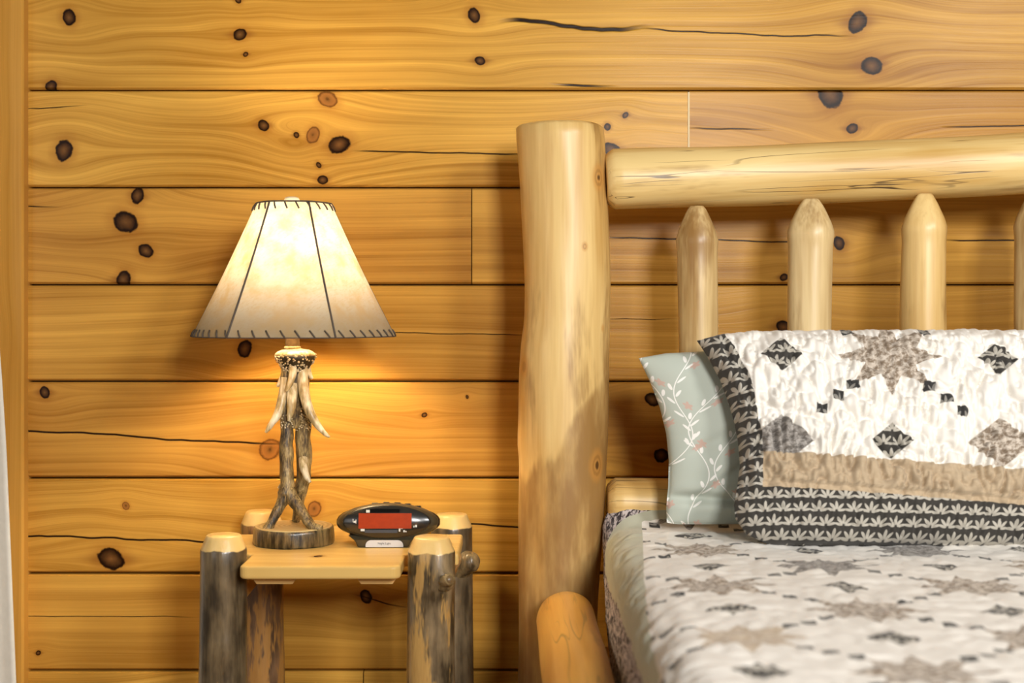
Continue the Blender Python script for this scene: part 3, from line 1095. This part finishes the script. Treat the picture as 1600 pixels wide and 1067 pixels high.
# ------------------------------------------------------------------ nightstand
NSX, NSY = -0.31, 2.46 - CAM_D
ns = empty('log_nightstand', (NSX, NSY, 0))
tag(ns, 'small rustic log nightstand with bark-covered legs beside the bed', 'nightstand')
TZ1, TZ0 = 0.667, 0.645
leg_def = [
    # px centre, D, top px, radius, material args, knobs
    (348.5, 2.30, 835, 0.0395, dict(a=(0.036, 0.025, 0.013), c=(0.20, 0.142, 0.072), peel=0.0), [(0.52, -1.3, 0.016, 0.004)], 'grey-brown bark leg'),
    (675, 2.30, 838, 0.0405, dict(a=(0.045, 0.03, 0.014), c=(0.29, 0.205, 0.105), peel=0.56, peel_col=(0.58, 0.36, 0.11)), [(0.640, -1.05, 0.022, 0.011)], 'half-peeled leg with a sawn-off branch knot'),
    (409, 2.615, 798, 0.041, dict(a=(0.09, 0.05, 0.025), c=(0.24, 0.13, 0.06), peel=0.66, peel_col=(0.48, 0.25, 0.065)), [], None),
    (706, 2.615, 803, 0.0405, dict(a=(0.045, 0.032, 0.017), c=(0.21, 0.15, 0.08), peel=0.0), [], 'dark bark leg with a branch stub'),
]
LEGP = []
for i, (px, D, pt, r, margs, knobs, lab) in enumerate(leg_def):
    top = P(px, pt, D)
    Hh = top.z
    prof = [(0, r * 1.10), (0.35, r * 1.07), (0.5, r * 0.99), (Hh, r * 0.985)]
    v, f = log_mesh(Hh, prof, 80 + i, wob=0.002, bump=0.002, n=40, chamf1=None, knobs=knobs)
    # replace the top by a tapered cut
    ring_n = 40
    v = [p for p in v if p[2] < Hh - 0.028]
    nr = len(v) // ring_n
    v = v[:nr * ring_n]
    last = v[-ring_n:]
    cxm = sum(p[0] for p in last) / ring_n; cym = sum(p[1] for p in last) / ring_n
    rings = [v[k * ring_n:(k + 1) * ring_n] for k in range(nr)]
    for dz, sc in ((0.026, 1.0), (0.023, 0.975), (0.006, 0.79), (0.0015, 0.745), (0.0, 0.70)):
        rings.append([(cxm + (p[0] - cxm) * sc, cym + (p[1] - cym) * sc, Hh - dz) for p in last])
    v, f = lathe_rings(rings)
    bm_ = bark_mat('nightstand_bark_%d' % i, 5 + i, zcut=Hh - 0.0235, **margs)
    o = mesh_obj('leg', v, f, bm_, (top.x, D - CAM_D, 0), ns, local=True)
    if lab: o['label'] = lab
    LEGP.append((top.x, D - CAM_D, o, bm_))

# branch stubs on two legs
cutw = plain_mat('cut_branch_end', (0.20, 0.125, 0.055), 0.4, coat=0.4, var=0.25, scale=120)
stub_m = bark_mat('branch_stub_bark', 31, (0.05, 0.033, 0.015), (0.36, 0.25, 0.11))
lx, ly, lo, lm = LEGP[1]
a = P(694, 908, 2.265); b = P(703, 905, 2.243)
v, f = tube([a, a * .5 + b * .5, b], [0.017, 0.0118, 0.0092], n=16, seed=3, rough=0.16)
st = mesh_obj('branch_stub', v, f, stub_m, a, lo)
v, f = tube([b + (b - a).normalized() * -0.001, b + (b - a).normalized() * 0.0012], [0.0068, 0.006], n=16, straight=True)
mesh_obj('cut_face', v, f, cutw, b, lo)
lx, ly, lo, lm = LEGP[3]
a = P(716, 884, 2.60); b = P(743, 875, 2.572)
v, f = tube([a, a * .55 + b * .45, a * .2 + b * .8, b], [0.030, 0.0225, 0.0185, 0.0125], n=18, seed=8, rough=0.10)
mesh_obj('branch_stub', v, f, stub_m, a, lo)

# table top: middle board reaching between the front legs, wider body behind the notches
top_wood = plank_mat('nightstand_top_pine', 60, [(-0.02, -0.115, 0.009)], (), (0.76, 0.53, 0.19), (0.55, 0.33, 0.09), rough=0.26, contrast=0.7, freq=60)
# grain uses local x / z, so the board is built lying in local XZ and laid flat
xl, xr_ = -0.4472, -0.1830
yfr, ynf, ynb, ybk = 2.232 - CAM_D, 2.352 - CAM_D, 2.56 - CAM_D, 2.655 - CAM_D
Wl, Wr = -0.528, -0.092


def arc(cx, cy, r, a0, a1, n=6):
    return [(cx + r * math.cos(a0 + (a1 - a0) * k / n), cy + r * math.sin(a0 + (a1 - a0) * k / n)) for k in range(n + 1)]


rc = 0.014
outline = arc(xl + rc, yfr + rc, rc, PI, 1.5 * PI) + arc(xr_ - rc, yfr + rc, rc, 1.5 * PI, 2 * PI) + [(xr_, ynf - 0.01), (xr_ + 0.01, ynf), (Wr, ynf), (Wr, ynb), (xr_ + 0.012, ynb), (xr_ + 0.012, ybk), (xl - 0.0, ybk), (xl - 0.0, ynb), (Wl, ynb), (Wl, ynf), (xl - 0.01, ynf), (xl, ynf - 0.01)]
n = len(outline)
cxm, cym = -0.31, 2.44 - CAM_D
v = [(x - cxm, -(TZ0 - TZ1) * 0 - 0.0, y - cym) for x, y in outline]
v = [(x - cxm, 0.0, y - cym) for x, y in outline] + [(x - cxm, TZ1 - TZ0, y - cym) for x, y in outline]
f = [tuple(range(n)), tuple(range(2 * n - 1, n - 1, -1))] + [(j, j + n, (j + 1) % n + n, (j + 1) % n) for j in range(n)]
tt_o = mesh_obj('table_top', v, f, top_wood, (cxm, cym, TZ1), ns, smooth=False, local=True)
tt_o.rotation_euler = (-PI / 2, 0, 0)
# local (x, y, z) -> world (x, z, -y): the board hangs down from TZ1
fix_normals(tt_o)
flat_bevel(tt_o, 0.005, 3, 50)

cleat_m = plank_mat('cleat_pine', 61, (), (), (0.80, 0.55, 0.22), (0.62, 0.36, 0.11))
for p0, p1 in ((393, 466), (556, 622)):
    xa, xb = (p0 - 800) * 2.27 / FPX, (p1 - 800) * 2.27 / FPX
    z0_, z1_ = TZ0 - 0.014, TZ0
    ya, yb = 2.262 - CAM_D, 2.60 - CAM_D
    vv_ = [(xa, ya, z1_), (xb, ya, z1_), (xb, yb, z1_), (xa, yb, z1_), (xa + .009, ya + .006, z0_), (xb - .009, ya + .006, z0_), (xb - .009, yb, z0_), (xa + .009, yb, z0_)]
    ff = [(0, 1, 2, 3), (7, 6, 5, 4), (0, 4, 5, 1), (1, 5, 6, 2), (2, 6, 7, 3), (3, 7, 4, 0)]
    fix_normals(mesh_obj('cleat', vv_, ff, cleat_m, ((xa + xb) / 2, ya, z1_), ns, smooth=False))
str_m = bark_mat('stretcher_peeled', 44, (0.24, 0.11, 0.035), (0.50, 0.26, 0.07), peel=0.7, peel_col=(0.66, 0.36, 0.09))
for a, b in ((0, 2), (1, 3)):
    za = 0.606 if a == 0 else 0.618
    hlog('stretcher', (LEGP[a][0] + (0.012 if a == 0 else 0), LEGP[a][1] + 0.02, za), (LEGP[b][0], LEGP[b][1] - 0.02, za), 0.024, 0.024, str_m, 90 + a, ch=0.006, chd=0.006, parent=ns, wob=0.002)

# ------------------------------------------------------------------ antler lamp
LD = 2.462
LX = (459 - 800) * LD / FPX
LYW = LD - CAM_D
lamp = empty('table_lamp', (LX, LYW, TZ1))
tag(lamp, 'lit antler table lamp with a laced parchment shade on the nightstand', 'lamp')


def LP(px, py, dy=0.0):
    p = P(px, py, LD)
    p.y += dy
    return p


# log slice base
disc_bark = bark_mat('lamp_base_bark', 70, (0.014, 0.009, 0.004), (0.28, 0.20, 0.08), fq=2.8)
rings = []
nz = Noise(71)
RB = 0.0725
for z, k in ((0.0, 0.985), (0.003, 1.0), (0.012, 1.0), (0.024, 0.995), (0.0285, 0.985), (0.030, 0.965)):
    rings.append([(LX + RB * k * (1 + .02 * float(nz(3 + 2 * math.cos(2 * PI * j / 64), 3 + 2 * math.sin(2 * PI * j / 64))) + .006 * math.sin(j * 7.3 + z * 90)) * math.cos(2 * PI * j / 64),
                   LYW + RB * k * (1 + .02 * float(nz(3 + 2 * math.cos(2 * PI * j / 64), 3 + 2 * math.sin(2 * PI * j / 64))) + .006 * math.sin(j * 7.3 + z * 90)) * math.sin(2 * PI * j / 64), TZ1 + z) for j in range(64)])
v, f = lathe_rings(rings)
mesh_obj('base', v, f, disc_bark, (LX, LYW, TZ1), lamp)
cut_top, cb_ = new_mat('lamp_base_cut_wood')
x, y, z = sep(objco())
rr_ = hyp(x, y)
g = fsin(rr_ * 700 + noise(vec(x * 30, y * 30, z), 1.0, 2.0) * 4) * 0.5 + 0.5
finish(cb_, mixc(g * 0.7, (0.66, 0.52, 0.25), (0.44, 0.31, 0.12)), 0.5, 0.4, g, 0.2, 0.001)
rings = [[(LX + RB * k * math.cos(2 * PI * j / 48), LYW + RB * k * math.sin(2 * PI * j / 48), TZ1 + z) for j in range(48)] for z, k in ((0.029, 0.955), (0.0312, 0.945), (0.0314, 0.5), (0.0315, 0.05))]
v, f = lathe_rings(rings)
mesh_obj('base_top', v, f, cut_top, (LX, LYW, TZ1 + 0.03), lamp, smooth=False)

ant_m, ab = new_mat('carved_antler')
oc = objco()
x, y, z = sep(oc)
st = noise(vec(x * 420, y * 420, z * 60), 1.0, 4.0, 0.65)
bl = noise(vec(x * 45, y * 45, z * 26), 1.0, 3.0)
f_ = (st - .5) * 1.8 + (bl - .5) * 1.6 + 0.43
finish(ab, ramp(M('MULTIPLY', f_, 1.0, clamp=True), [(0.0, (0.012, 0.008, 0.004)), (0.32, (0.13, 0.085, 0.032)), (0.6, (0.33, 0.235, 0.09)), (0.95, (0.56, 0.43, 0.21))]), 0.42, 0.5, f_, 0.4, 0.0015)
tine_m, tb = new_mat('polished_antler_tine')
x, y, z = sep(objco())
st = noise(vec(x * 160, y * 160, z * 34), 1.0, 3.0)
bl = noise(vec(x * 40, y * 40, z * 28 + 4), 1.0, 2.0)
f_ = (st - .5) * 1.2 + (bl - .5) * 1.6 + 0.58
finish(tb, ramp(M('MULTIPLY', f_, 1.0, clamp=True), [(0.0, (0.04, 0.027, 0.012)), (0.42, (0.38, 0.28, 0.12)), (0.85, (0.76, 0.66, 0.45))]), 0.35, 0.5, f_, 0.2, 0.001)

K = LD / FPX
beams = [
    # front-left beam, ending in the left front foot
    ([(449, 560, 0.0), (447, 600, -0.004), (449, 660, -0.006), (449, 700, -0.008), (450, 745, -0.012), (449, 770, -0.016), (441, 788, -0.022), (430, 810, -0.030), (422, 826, -0.034)], [9, 9.5, 10, 10.5, 11, 12, 8.5, 7, 7.5]),
    # right front foot branching from it
    ([(451, 765, -0.014), (463, 781, -0.020), (478, 800, -0.030), (492, 816, -0.038), (508, 821, -0.042)], [11, 10, 8, 7.2, 6]),
    # back-right beam
    ([(472, 560, 0.002), (472, 610, 0.004), (472, 660, 0.008), (473, 710, 0.012), (471, 750, 0.018), (464, 785, 0.026), (459, 812, 0.032), (458, 818, 0.034)], [10, 10, 12, 12.5, 11, 8, 6.5, 6]),
    ([(460, 556, -0.006), (460, 610, -0.004), (461, 668, 0.002)], [12, 13, 11]),
]
for i, (pts, rad) in enumerate(beams):
    v, f = tube([LP(*p) for p in pts], [r * K for r in rad], n=18, per=8, seed=100 + i, rough=0.13)
    mesh_obj('antler_beam', v, f, ant_m, LP(*pts[0]), lamp)
tines = [
    ([(447, 590, -0.008), (444, 620, -0.016), (438, 645, -0.026), (428, 662, -0.034), (421, 673, -0.038)], [7, 7.5, 6.5, 4.5, 2.0]),
    ([(473, 570, -0.006), (476, 605, -0.016), (483, 632, -0.024), (497, 658, -0.030), (510, 673, -0.034), (519, 680, -0.036)], [8, 8.5, 8, 6, 3.8, 1.8]),
    ([(459, 562, -0.014), (461, 580, -0.024), (458, 596, -0.030), (452, 610, -0.034)], [8, 6.5, 5, 2.2]),
    ([(459, 600, -0.012), (459, 622, -0.022), (458, 640, -0.027), (455, 656, -0.030)], [8.5, 8, 6, 2.2]),
    ([(474, 716, -0.004), (476, 728, -0.014), (482, 742, -0.022), (488, 751, -0.026)], [7, 6.5, 5, 2.4]),
    ([(445, 585, 0.004), (441, 592, -0.002), (436, 601, -0.006), (434, 604, -0.007)], [6, 5, 3, 1.6]),
    ([(478, 570, 0.004), (482, 582, 0.0), (487, 590, -0.004), (488, 592, -0.005)], [6, 5, 3, 1.6]),
    ([(446, 752, 0.006), (440, 758, 0.004), (434, 763, 0.002)], [5, 3.6, 1.6]),
]
for i, (pts, rad) in enumerate(tines):
    v, f = tube([LP(*p) for p in pts], [r * K for r in rad], n=14, per=7, seed=140 + i, rough=0.06)
    mesh_obj('antler_tine', v, f, tine_m, LP(*pts[0]), lamp)

# coronet under the neck: flared cup, smooth cap and a crust of beads
def ringset(prof, cx, cy, n=40, wav=0.0, fr=9):
    return [[(cx + r * (1 + wav * math.sin(fr * 2 * PI * j / n + z * 60)) * math.cos(2 * PI * j / n), cy + r * (1 + wav * math.sin(fr * 2 * PI * j / n + z * 60)) * math.sin(2 * PI * j / n), z) for j in range(n)] for z, r in prof]


CXP = LP(462, 500).x
zc = lambda py: CAM_Z - (py - HOR) * K
v, f = lathe_rings(ringset([(zc(590), 12 * K), (zc(578), 19 * K), (zc(568), 25 * K), (zc(562), 30 * K), (zc(557), 31.5 * K), (zc(553), 29 * K)], CXP, LYW, wav=0.04))
mesh_obj('coronet', v, f, plain_mat('dark_coronet_crust', (0.05, 0.034, 0.015), 0.5, var=0.3, scale=150), (CXP, LYW, zc(560)), lamp)
v, f = lathe_rings(ringset([(zc(556), 31 * K), (zc(552.5), 31 * K), (zc(549), 27 * K), (zc(546.5), 21 * K), (zc(545), 12 * K), (zc(544), 8 * K)], CXP, LYW, wav=0.025, fr=5))
mesh_obj('coronet_cap', v, f, tine_m, (CXP, LYW, zc(550)), lamp)
rnd = random.Random(3)
bead_parts = []
for k in range(250):
    a = rnd.uniform(0, 2 * PI)
    py = rnd.uniform(552, 581)
    r = interp(py, [(552, 30), (557, 32), (562, 30.5), (570, 24.5), (581, 17.5)]) * K
    bead_parts.append(ico((CXP + r * math.cos(a), LYW + r * math.sin(a), zc(py)), rnd.uniform(1.1, 2.1) * K))
v, f = join(*bead_parts)
o = mesh_obj('coronet_beads', v, f, tine_m, (CXP, LYW, zc(565)), lamp); o['kind'] = 'stuff'
bead_parts = []
for k in range(210):
    py = rnd.uniform(634, 672)
    a = rnd.uniform(PI, 2 * PI) if rnd.random() < .8 else rnd.uniform(0, PI)
    cxx, cyy, rr2 = LP(473, py).x, LYW + 0.006, (12.2 if py > 650 else 13.0) * K
    if py > 660 and rnd.random() < 0.5: continue
    bead_parts.append(ico((cxx + rr2 * math.cos(a), cyy + rr2 * math.sin(a), zc(py)), rnd.uniform(1.0, 1.8) * K))
for k in range(50):
    py = rnd.uniform(646, 668)
    a = rnd.uniform(PI, 2 * PI)
    cxx, cyy = LP(450, py).x, LYW - 0.006
    bead_parts.append(ico((cxx + 10.6 * K * math.cos(a), cyy + 10.6 * K * math.sin(a), zc(py)), rnd.uniform(0.9, 1.5) * K))
v, f = join(*bead_parts)
o = mesh_obj('burr_beads', v, f, tine_m, LP(472, 655), lamp); o['kind'] = 'stuff'

# neck, ring, socket, harp, bulb, finial
NX = LP(457, 500).x
v, f = lathe_rings(ringset([(zc(545), 11.5 * K), (zc(535), 10.8 * K), (zc(528), 10.5 * K), (zc(515), 10 * K)], NX, LYW, wav=0.02, fr=11))
mesh_obj('neck', v, f, plain_mat('dark_neck_wood', (0.16, 0.10, 0.04), 0.5, var=0.35, scale=220), (NX, LYW, zc(530)), lamp)
v, f = lathe_rings(ringset([(zc(545.5), 11 * K), (zc(544), 13 * K), (zc(542), 13 * K), (zc(540.5), 11 * K)], NX, LYW))
mesh_obj('neck_ring', v, f, tine_m, (NX, LYW, zc(543)), lamp)
brass = plain_mat('aged_brass', (0.45, 0.30, 0.10), 0.35, metal=1.0)
v, f = lathe_rings(ringset([(zc(516), 9 * K), (zc(500), 13 * K), (zc(470), 13 * K), (zc(466), 11 * K)], NX, LYW))
mesh_obj('socket', v, f, brass, (NX, LYW, zc(495)), lamp)
hp = []
for s in (-1, 1):
    hp.append(tube([(NX + s * 12 * K, LYW, zc(505)), (NX + s * 42 * K, LYW, zc(455)), (NX + s * 44 * K, LYW, zc(400)), (NX + s * 24 * K, LYW, zc(345)), (NX, LYW, zc(325))], [1.2 * K] * 5, n=8))
v, f = join(*hp)
mesh_obj('harp', v, f, brass, (NX, LYW, zc(400)), lamp)
bulb_m, bb_ = new_mat('lit_bulb')
bb_.inputs['Base Color'].default_value = (1, 0.9, 0.7, 1)
bb_.inputs['Emission Color'].default_value = (1.0, 0.815, 0.54, 1)
bb_.inputs['Emission Strength'].default_value = 300.0
BZ = zc(388)
v, f = lathe_rings(ringset([(BZ - 0.062, 0.012), (BZ - 0.045, 0.015), (BZ - 0.025, 0.024), (BZ - 0.005, 0.029), (BZ + 0.012, 0.0275), (BZ + 0.024, 0.018), (BZ + 0.029, 0.006)], NX, LYW, n=24))
mesh_obj('bulb', v, f, bulb_m, (NX, LYW, BZ), lamp)
pearl = plain_mat('cream_finial', (0.85, 0.76, 0.58), 0.35)
v, f = lathe_rings(ringset([(zc(323), 6 * K), (zc(318), 12 * K), (zc(313), 12.5 * K), (zc(309), 10.5 * K), (zc(307.5), 6 * K)], LP(456, 0).x, LYW))
mesh_obj('finial', v, f, pearl, (LP(456, 0).x, LYW, zc(318)), lamp)

# shade: six laced parchment panels
SB, ST_ = zc(525.5), zc(318.5)
RBt, RTt = 158.5 * K, 59 * K
sh_m = bpy.data.materials.new('parchment_shade')
sh_m.use_nodes = True
NT = sh_m.node_tree
NT.nodes.clear()
out = NT.nodes.new('ShaderNodeOutputMaterial')
oc = objco()
x, y, z = sep(oc)
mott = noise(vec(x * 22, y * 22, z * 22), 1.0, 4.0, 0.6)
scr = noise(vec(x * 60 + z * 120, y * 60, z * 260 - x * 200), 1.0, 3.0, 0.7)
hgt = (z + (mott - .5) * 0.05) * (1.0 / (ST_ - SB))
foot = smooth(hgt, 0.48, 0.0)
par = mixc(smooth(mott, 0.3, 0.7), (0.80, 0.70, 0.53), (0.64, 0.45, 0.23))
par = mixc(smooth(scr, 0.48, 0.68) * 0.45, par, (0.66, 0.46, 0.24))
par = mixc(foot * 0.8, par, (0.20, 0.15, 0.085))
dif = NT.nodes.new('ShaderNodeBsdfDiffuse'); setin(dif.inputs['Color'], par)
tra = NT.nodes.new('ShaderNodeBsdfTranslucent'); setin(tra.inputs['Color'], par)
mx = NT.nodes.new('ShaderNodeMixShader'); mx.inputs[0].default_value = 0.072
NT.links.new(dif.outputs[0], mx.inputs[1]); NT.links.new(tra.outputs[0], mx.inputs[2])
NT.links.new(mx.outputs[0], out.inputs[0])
shade = empty('shade', (LX, LYW, SB), lamp)
shade['label'] = 'tapered parchment lampshade of laced panels'
A0 = math.radians(-90 - 30 + 1.5)


def shade_r(f, a):
    """radius at height fraction f and angle a: rounded hexagon"""
    r = RBt + (RTt - RBt) * f
    d = (a - A0) % (PI / 3) - PI / 6
    flat = math.cos(PI / 6) / math.cos(d)
    return r * (0.35 * flat + 0.65) - 0.0025 * math.sin(PI * f)


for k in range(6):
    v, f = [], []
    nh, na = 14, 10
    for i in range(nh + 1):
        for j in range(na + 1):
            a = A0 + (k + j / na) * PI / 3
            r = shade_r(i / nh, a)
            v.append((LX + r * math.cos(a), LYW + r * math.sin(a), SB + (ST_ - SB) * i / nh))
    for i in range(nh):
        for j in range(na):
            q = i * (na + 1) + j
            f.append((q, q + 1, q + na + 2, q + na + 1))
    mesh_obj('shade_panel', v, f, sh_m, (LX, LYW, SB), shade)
lace = plain_mat('dark_leather_lace', (0.10, 0.075, 0.055), 0.7, var=0.2, scale=200)
for k in range(6):
    a = A0 + k * PI / 3
    pts = []
    for i in range(9):
        r = shade_r(i / 8, a) + (0.0006 if k % 3 < 2 else -0.0016)
        pts.append((LX + r * math.cos(a), LYW + r * math.sin(a), SB + (ST_ - SB) * i / 8))
    v, f = tube(pts, [0.0019] * 9, n=6, straight=True)
    mesh_obj('seam_lace', v, f, lace, (LX, LYW, SB), shade)


def stitches(count, frac0, frac1, slant, rad):
    me = None
    for k in range(count):
        a = 2 * PI * (k + 0.35) / count
        r0, r1 = RBt + (RTt - RBt) * frac0, RBt + (RTt - RBt) * frac1
        dzs = (ST_ - SB)
        rm = shade_r(frac0, a)
        if me is None:
            p0 = Vector((0.0012, -slant / 2, 0)); p1 = Vector((r1 - r0 + 0.0012, slant / 2, (frac1 - frac0) * dzs))
            v, f = tube([p0, p0 * .5 + p1 * .5 + Vector((0.0012, 0, 0)), p1], [rad, rad * 1.15, rad], n=6, straight=True)
            o = mesh_obj('stitch', v, f, lace, (LX + rm * math.cos(a), LYW + rm * math.sin(a), SB + frac0 * dzs), shade, local=True)
            me = o.data
        else:
            o = bpy.data.objects.new('stitch', me)
            link(o, shade, (LX + rm * math.cos(a), LYW + rm * math.sin(a), SB + frac0 * dzs))
        o.rotation_euler = (0, 0, a)


stitches(44, 0.0, 0.052, -0.0085, 0.0014)
stitches(22, 0.945, 1.0, -0.006, 0.0014)
for f0, rr2, mtl in ((0.0, 0.0012, lace), (1.0, 0.0016, lace)):
    pts = []
    nn = 96
    for j in range(nn):
        a = 2 * PI * j / nn
        r = shade_r(f0, a)
        pts.append(Vector((LX + r * math.cos(a), LYW + r * math.sin(a), SB + (ST_ - SB) * f0)))
    rings = []
    for j, p in enumerate(pts):
        rad = (p - Vector((LX, LYW, p.z))).normalized()
        rings.append([p + rad * (rr2 * math.cos(q * PI / 3)) + Vector((0, 0, rr2 * math.sin(q * PI / 3))) for q in range(6)])
    rings.append(rings[0])
    v, f = lathe_rings(rings, cap=False)
    mesh_obj('shade_rim', v, f, mtl, (LX, LYW, SB), shade)
# spider carrying the shade on the harp
sp = [tube([(NX, LYW, zc(324)), (LX + (RTt - 0.001) * math.cos(a), LYW + (RTt - .001) * math.sin(a), ST_ - 0.001)], [0.0012, 0.0012], n=6, straight=True) for a in (0.5, 0.5 + 2 * PI / 3, 0.5 + 4 * PI / 3)]
v, f = join(*sp)
mesh_obj('spider', v, f, brass, (NX, LYW, zc(324)), shade)

# ------------------------------------------------------------------ clock radio
CD = 2.45
CXw = (607 - 800) * CD / FPX
CYw = CD - CAM_D
KC = CD / FPX
clk = empty('clock_radio', (CXw, CYw, TZ1))
tag(clk, 'black oval clock radio with a red display on the nightstand', 'clock')
blk = plain_mat('gloss_black_plastic', (0.016, 0.015, 0.013), 0.25, coat=0.4)
oliv = plain_mat('dark_olive_plastic', (0.055, 0.046, 0.026), 0.38)
CZ = CAM_Z - (815 - HOR) * KC
TILT = math.radians(9)


def C(x, y, z):
    """clock-local (x right, y back, z up from body centre) tilted back a little"""
    return (CXw + x, CYw + y * math.cos(TILT) - z * -math.sin(TILT), CZ + z * math.cos(TILT) - y * math.sin(TILT) * 1.0)


def oval(a, b, y, n=72, cz=0.0, p=1.0):
    return [C(a * math.cos(2 * PI * k / n), y, cz + b * math.copysign(abs(math.sin(2 * PI * k / n)) ** p, math.sin(2 * PI * k / n))) for k in range(n)]


HB, WB = 0.0335, 0.0915
pr = [(-0.036, 0.72, 0.80), (-0.0345, 0.83, 0.89), (-0.026, 0.92, 0.955), (-0.012, 0.985, 0.99), (0.0, 1.0, 1.0), (0.014, 0.98, 0.98), (0.03, 0.90, 0.88), (0.044, 0.72, 0.70), (0.052, 0.5, 0.45)]
v, f = lathe_rings([oval(WB * a, HB * b, y, p=1.06) for y, a, b in pr])
fix_normals(mesh_obj('body', v, f, oliv, (CXw, CYw, CZ), clk))
v, f = lathe_rings([oval(WB * a, HB * b, y, p=1.1) for y, a, b in ((-0.0335, 0.86, 0.88), (-0.0365, 0.85, 0.865), (-0.0385, 0.82, 0.83), (-0.039, 0.3, 0.3))])
fix_normals(mesh_obj('face', v, f, blk, (CXw, CYw, CZ), clk))
for s in (-1, 1):
    v, f = lathe_rings([[C(s * (0.083 - dx), yy + ry * math.cos(2 * PI * k / 24), rz * math.sin(2 * PI * k / 24)) for k in range(24)] for dx, yy, ry, rz in ((0.013, -0.006, 0.019, 0.0205), (0.002, -0.004, 0.014, 0.0165), (-0.006, -0.002, 0.009, 0.0105), (-0.0095, -0.001, 0.004, 0.005))])
    fix_normals(mesh_obj('end_cap', v, f, blk, (CXw + s * .083, CYw, CZ), clk))
red, rb_ = new_mat('red_display')
x, y, z = sep(objco())
nn_ = noise(vec(x * 90, y, z * 160), 1.0, 2.0)
rc_ = mixc(nn_, (0.36, 0.040, 0.006), (0.25, 0.028, 0.005))
finish(rb_, rc_, 0.25, 0.4)
setin(rb_.inputs['Emission Color'], rc_)
rb_.inputs['Emission Strength'].default_value = 0.15


def cbox(name, x0, x1, z0, z1, y0, y1, mat, parent=clk):
    v, f = box(x0, x1, y0, y1, z0, z1)
    return fix_normals(mesh_obj(name, [C(*p) for p in v], f, mat, C((x0 + x1) / 2, y0, (z0 + z1) / 2), parent, smooth=False))


def cp(px, py): return (px - 607) * KC, -(py - 815) * KC * 1.01


def prect(name, p0, p1, y, mat, depth=0.0012, parent=clk):
    x0, z1 = cp(*p0); x1, z0 = cp(*p1)
    return cbox(name, x0, x1, z0, z1, y - depth, y, mat, parent)


prect('display', (564, 802.5), (645.5, 825.5), -0.0385, red, 0.0012)
dk = plain_mat('black_smoked_strip', (0.004, 0.004, 0.004), 0.12)
prect('sensor_strip', (582, 796), (627, 801.5), -0.0385, dk, 0.0009)
gr = plain_mat('grey_button_bar', (0.05, 0.05, 0.055), 0.35)
prect('button_bar', (574, 827.5), (624, 832), -0.0385, gr, 0.0012)
ink = plain_mat('white_print', (0.72, 0.70, 0.62), 0.6)
for p0, p1 in (((575.5, 797.5), (581, 801.5)), ((567.5, 826), (573.5, 829.5)), ((626, 825), (628.5, 830)), ((629, 825), (632, 826)), ((633, 828), (635.5, 831)), ((636.2, 829), (638, 831)),
               ((555, 811), (556, 816)), ((556.5, 814), (559.5, 817)), ((559.5, 812), (560.5, 818)), ((648.5, 821), (650, 824)), ((651, 820), (654, 823.5))):
    prect('print_mark', p0, p1, -0.0388, ink, 0.0006)
# snooze and function buttons along the top
for k, px in enumerate((586, 604, 621, 637, 653)):
    xx = (px - 607) * KC
    zt = HB * (1 - (xx / WB) ** 2) ** 0.53 - 0.0012
    v, f = box(xx - 0.0055, xx + 0.0055, -0.010, 0.016, zt - 0.003, zt + 0.0026, 0.0009)
    fix_normals(mesh_obj('button', [C(*p) for p in v], f, blk if k else oliv, C(xx, 0, zt), clk, smooth=False))
# pedestal with the printed plaque
zb = TZ1 - CZ
sec = [(-0.064, -0.020), (-0.050, -0.028), (-0.045, zb), (0.045, zb), (0.050, -0.028), (0.064, -0.020)]
v = [(CXw + x, CYw + y, CZ + z) for y in (-0.042, 0.034) for x, z in sec]
v = []
for y in (-0.040, 0.034):
    for x, z in sec:
        v.append((CXw + x - 0.006, CYw + (y if z < -0.025 else y * 0.75), CZ + z))
n = 6
f = [tuple(range(6))[::-1], tuple(range(6, 12))] + [(j, (j + 1) % n, (j + 1) % n + n, j + n) for j in range(n)]
fix_normals(flat_bevel(mesh_obj('pedestal', v, f, oliv, (CXw, CYw, TZ1), clk, smooth=False), 0.003))
plq = plain_mat('pale_grey_plaque', (0.66, 0.65, 0.64), 0.4)
px0, px1 = (575 - 607) * KC, (633 - 607) * KC
zt, zb2 = CAM_Z - (843.5 - HOR) * 2.41 / FPX, TZ1 + 0.0012
rr2 = 0.010
ol = [(px0, zb2), (px1, zb2)] + [(px1 - rr2 + rr2 * math.cos(t), zt - rr2 + rr2 * math.sin(t)) for t in np.linspace(0, PI / 2, 7)] + [(px0 + rr2 + rr2 * math.cos(t), zt - rr2 + rr2 * math.sin(t)) for t in np.linspace(PI / 2, PI, 7)]
n = len(ol)
yp = CYw - 0.0425
v = [(CXw + x, yp, z) for x, z in ol] + [(CXw + x, yp + 0.006, z) for x, z in ol]
f = [tuple(range(n)), tuple(range(2 * n - 1, n - 1, -1))] + [(j, j + n, (j + 1) % n + n, (j + 1) % n) for j in range(n)]
plaque = fix_normals(mesh_obj('plaque', v, f, plq, (CXw, yp, TZ1), clk, smooth=False))
tc = bpy.data.curves.new('lettering', 'FONT')
tc.body = 'Night Light'
tc.size = 0.0052
tc.align_x = 'CENTER'
tc.extrude = 0.0001
to = bpy.data.objects.new('tmp_text', tc)
COL.objects.link(to)
dg = bpy.context.evaluated_depsgraph_get()
tme = bpy.data.meshes.new_from_object(to.evaluated_get(dg))
bpy.data.objects.remove(to)
inkd = plain_mat('dark_print', (0.06, 0.06, 0.06), 0.6)
tme.materials.clear()
tme.materials.append(inkd)
lt = bpy.data.objects.new('lettering', tme)
link(lt, plaque, (CXw + (px0 + px1) / 2, yp - 0.0003, (zt + zb2) / 2 - 0.0012))
lt.rotation_euler = (PI / 2, 0, 0)
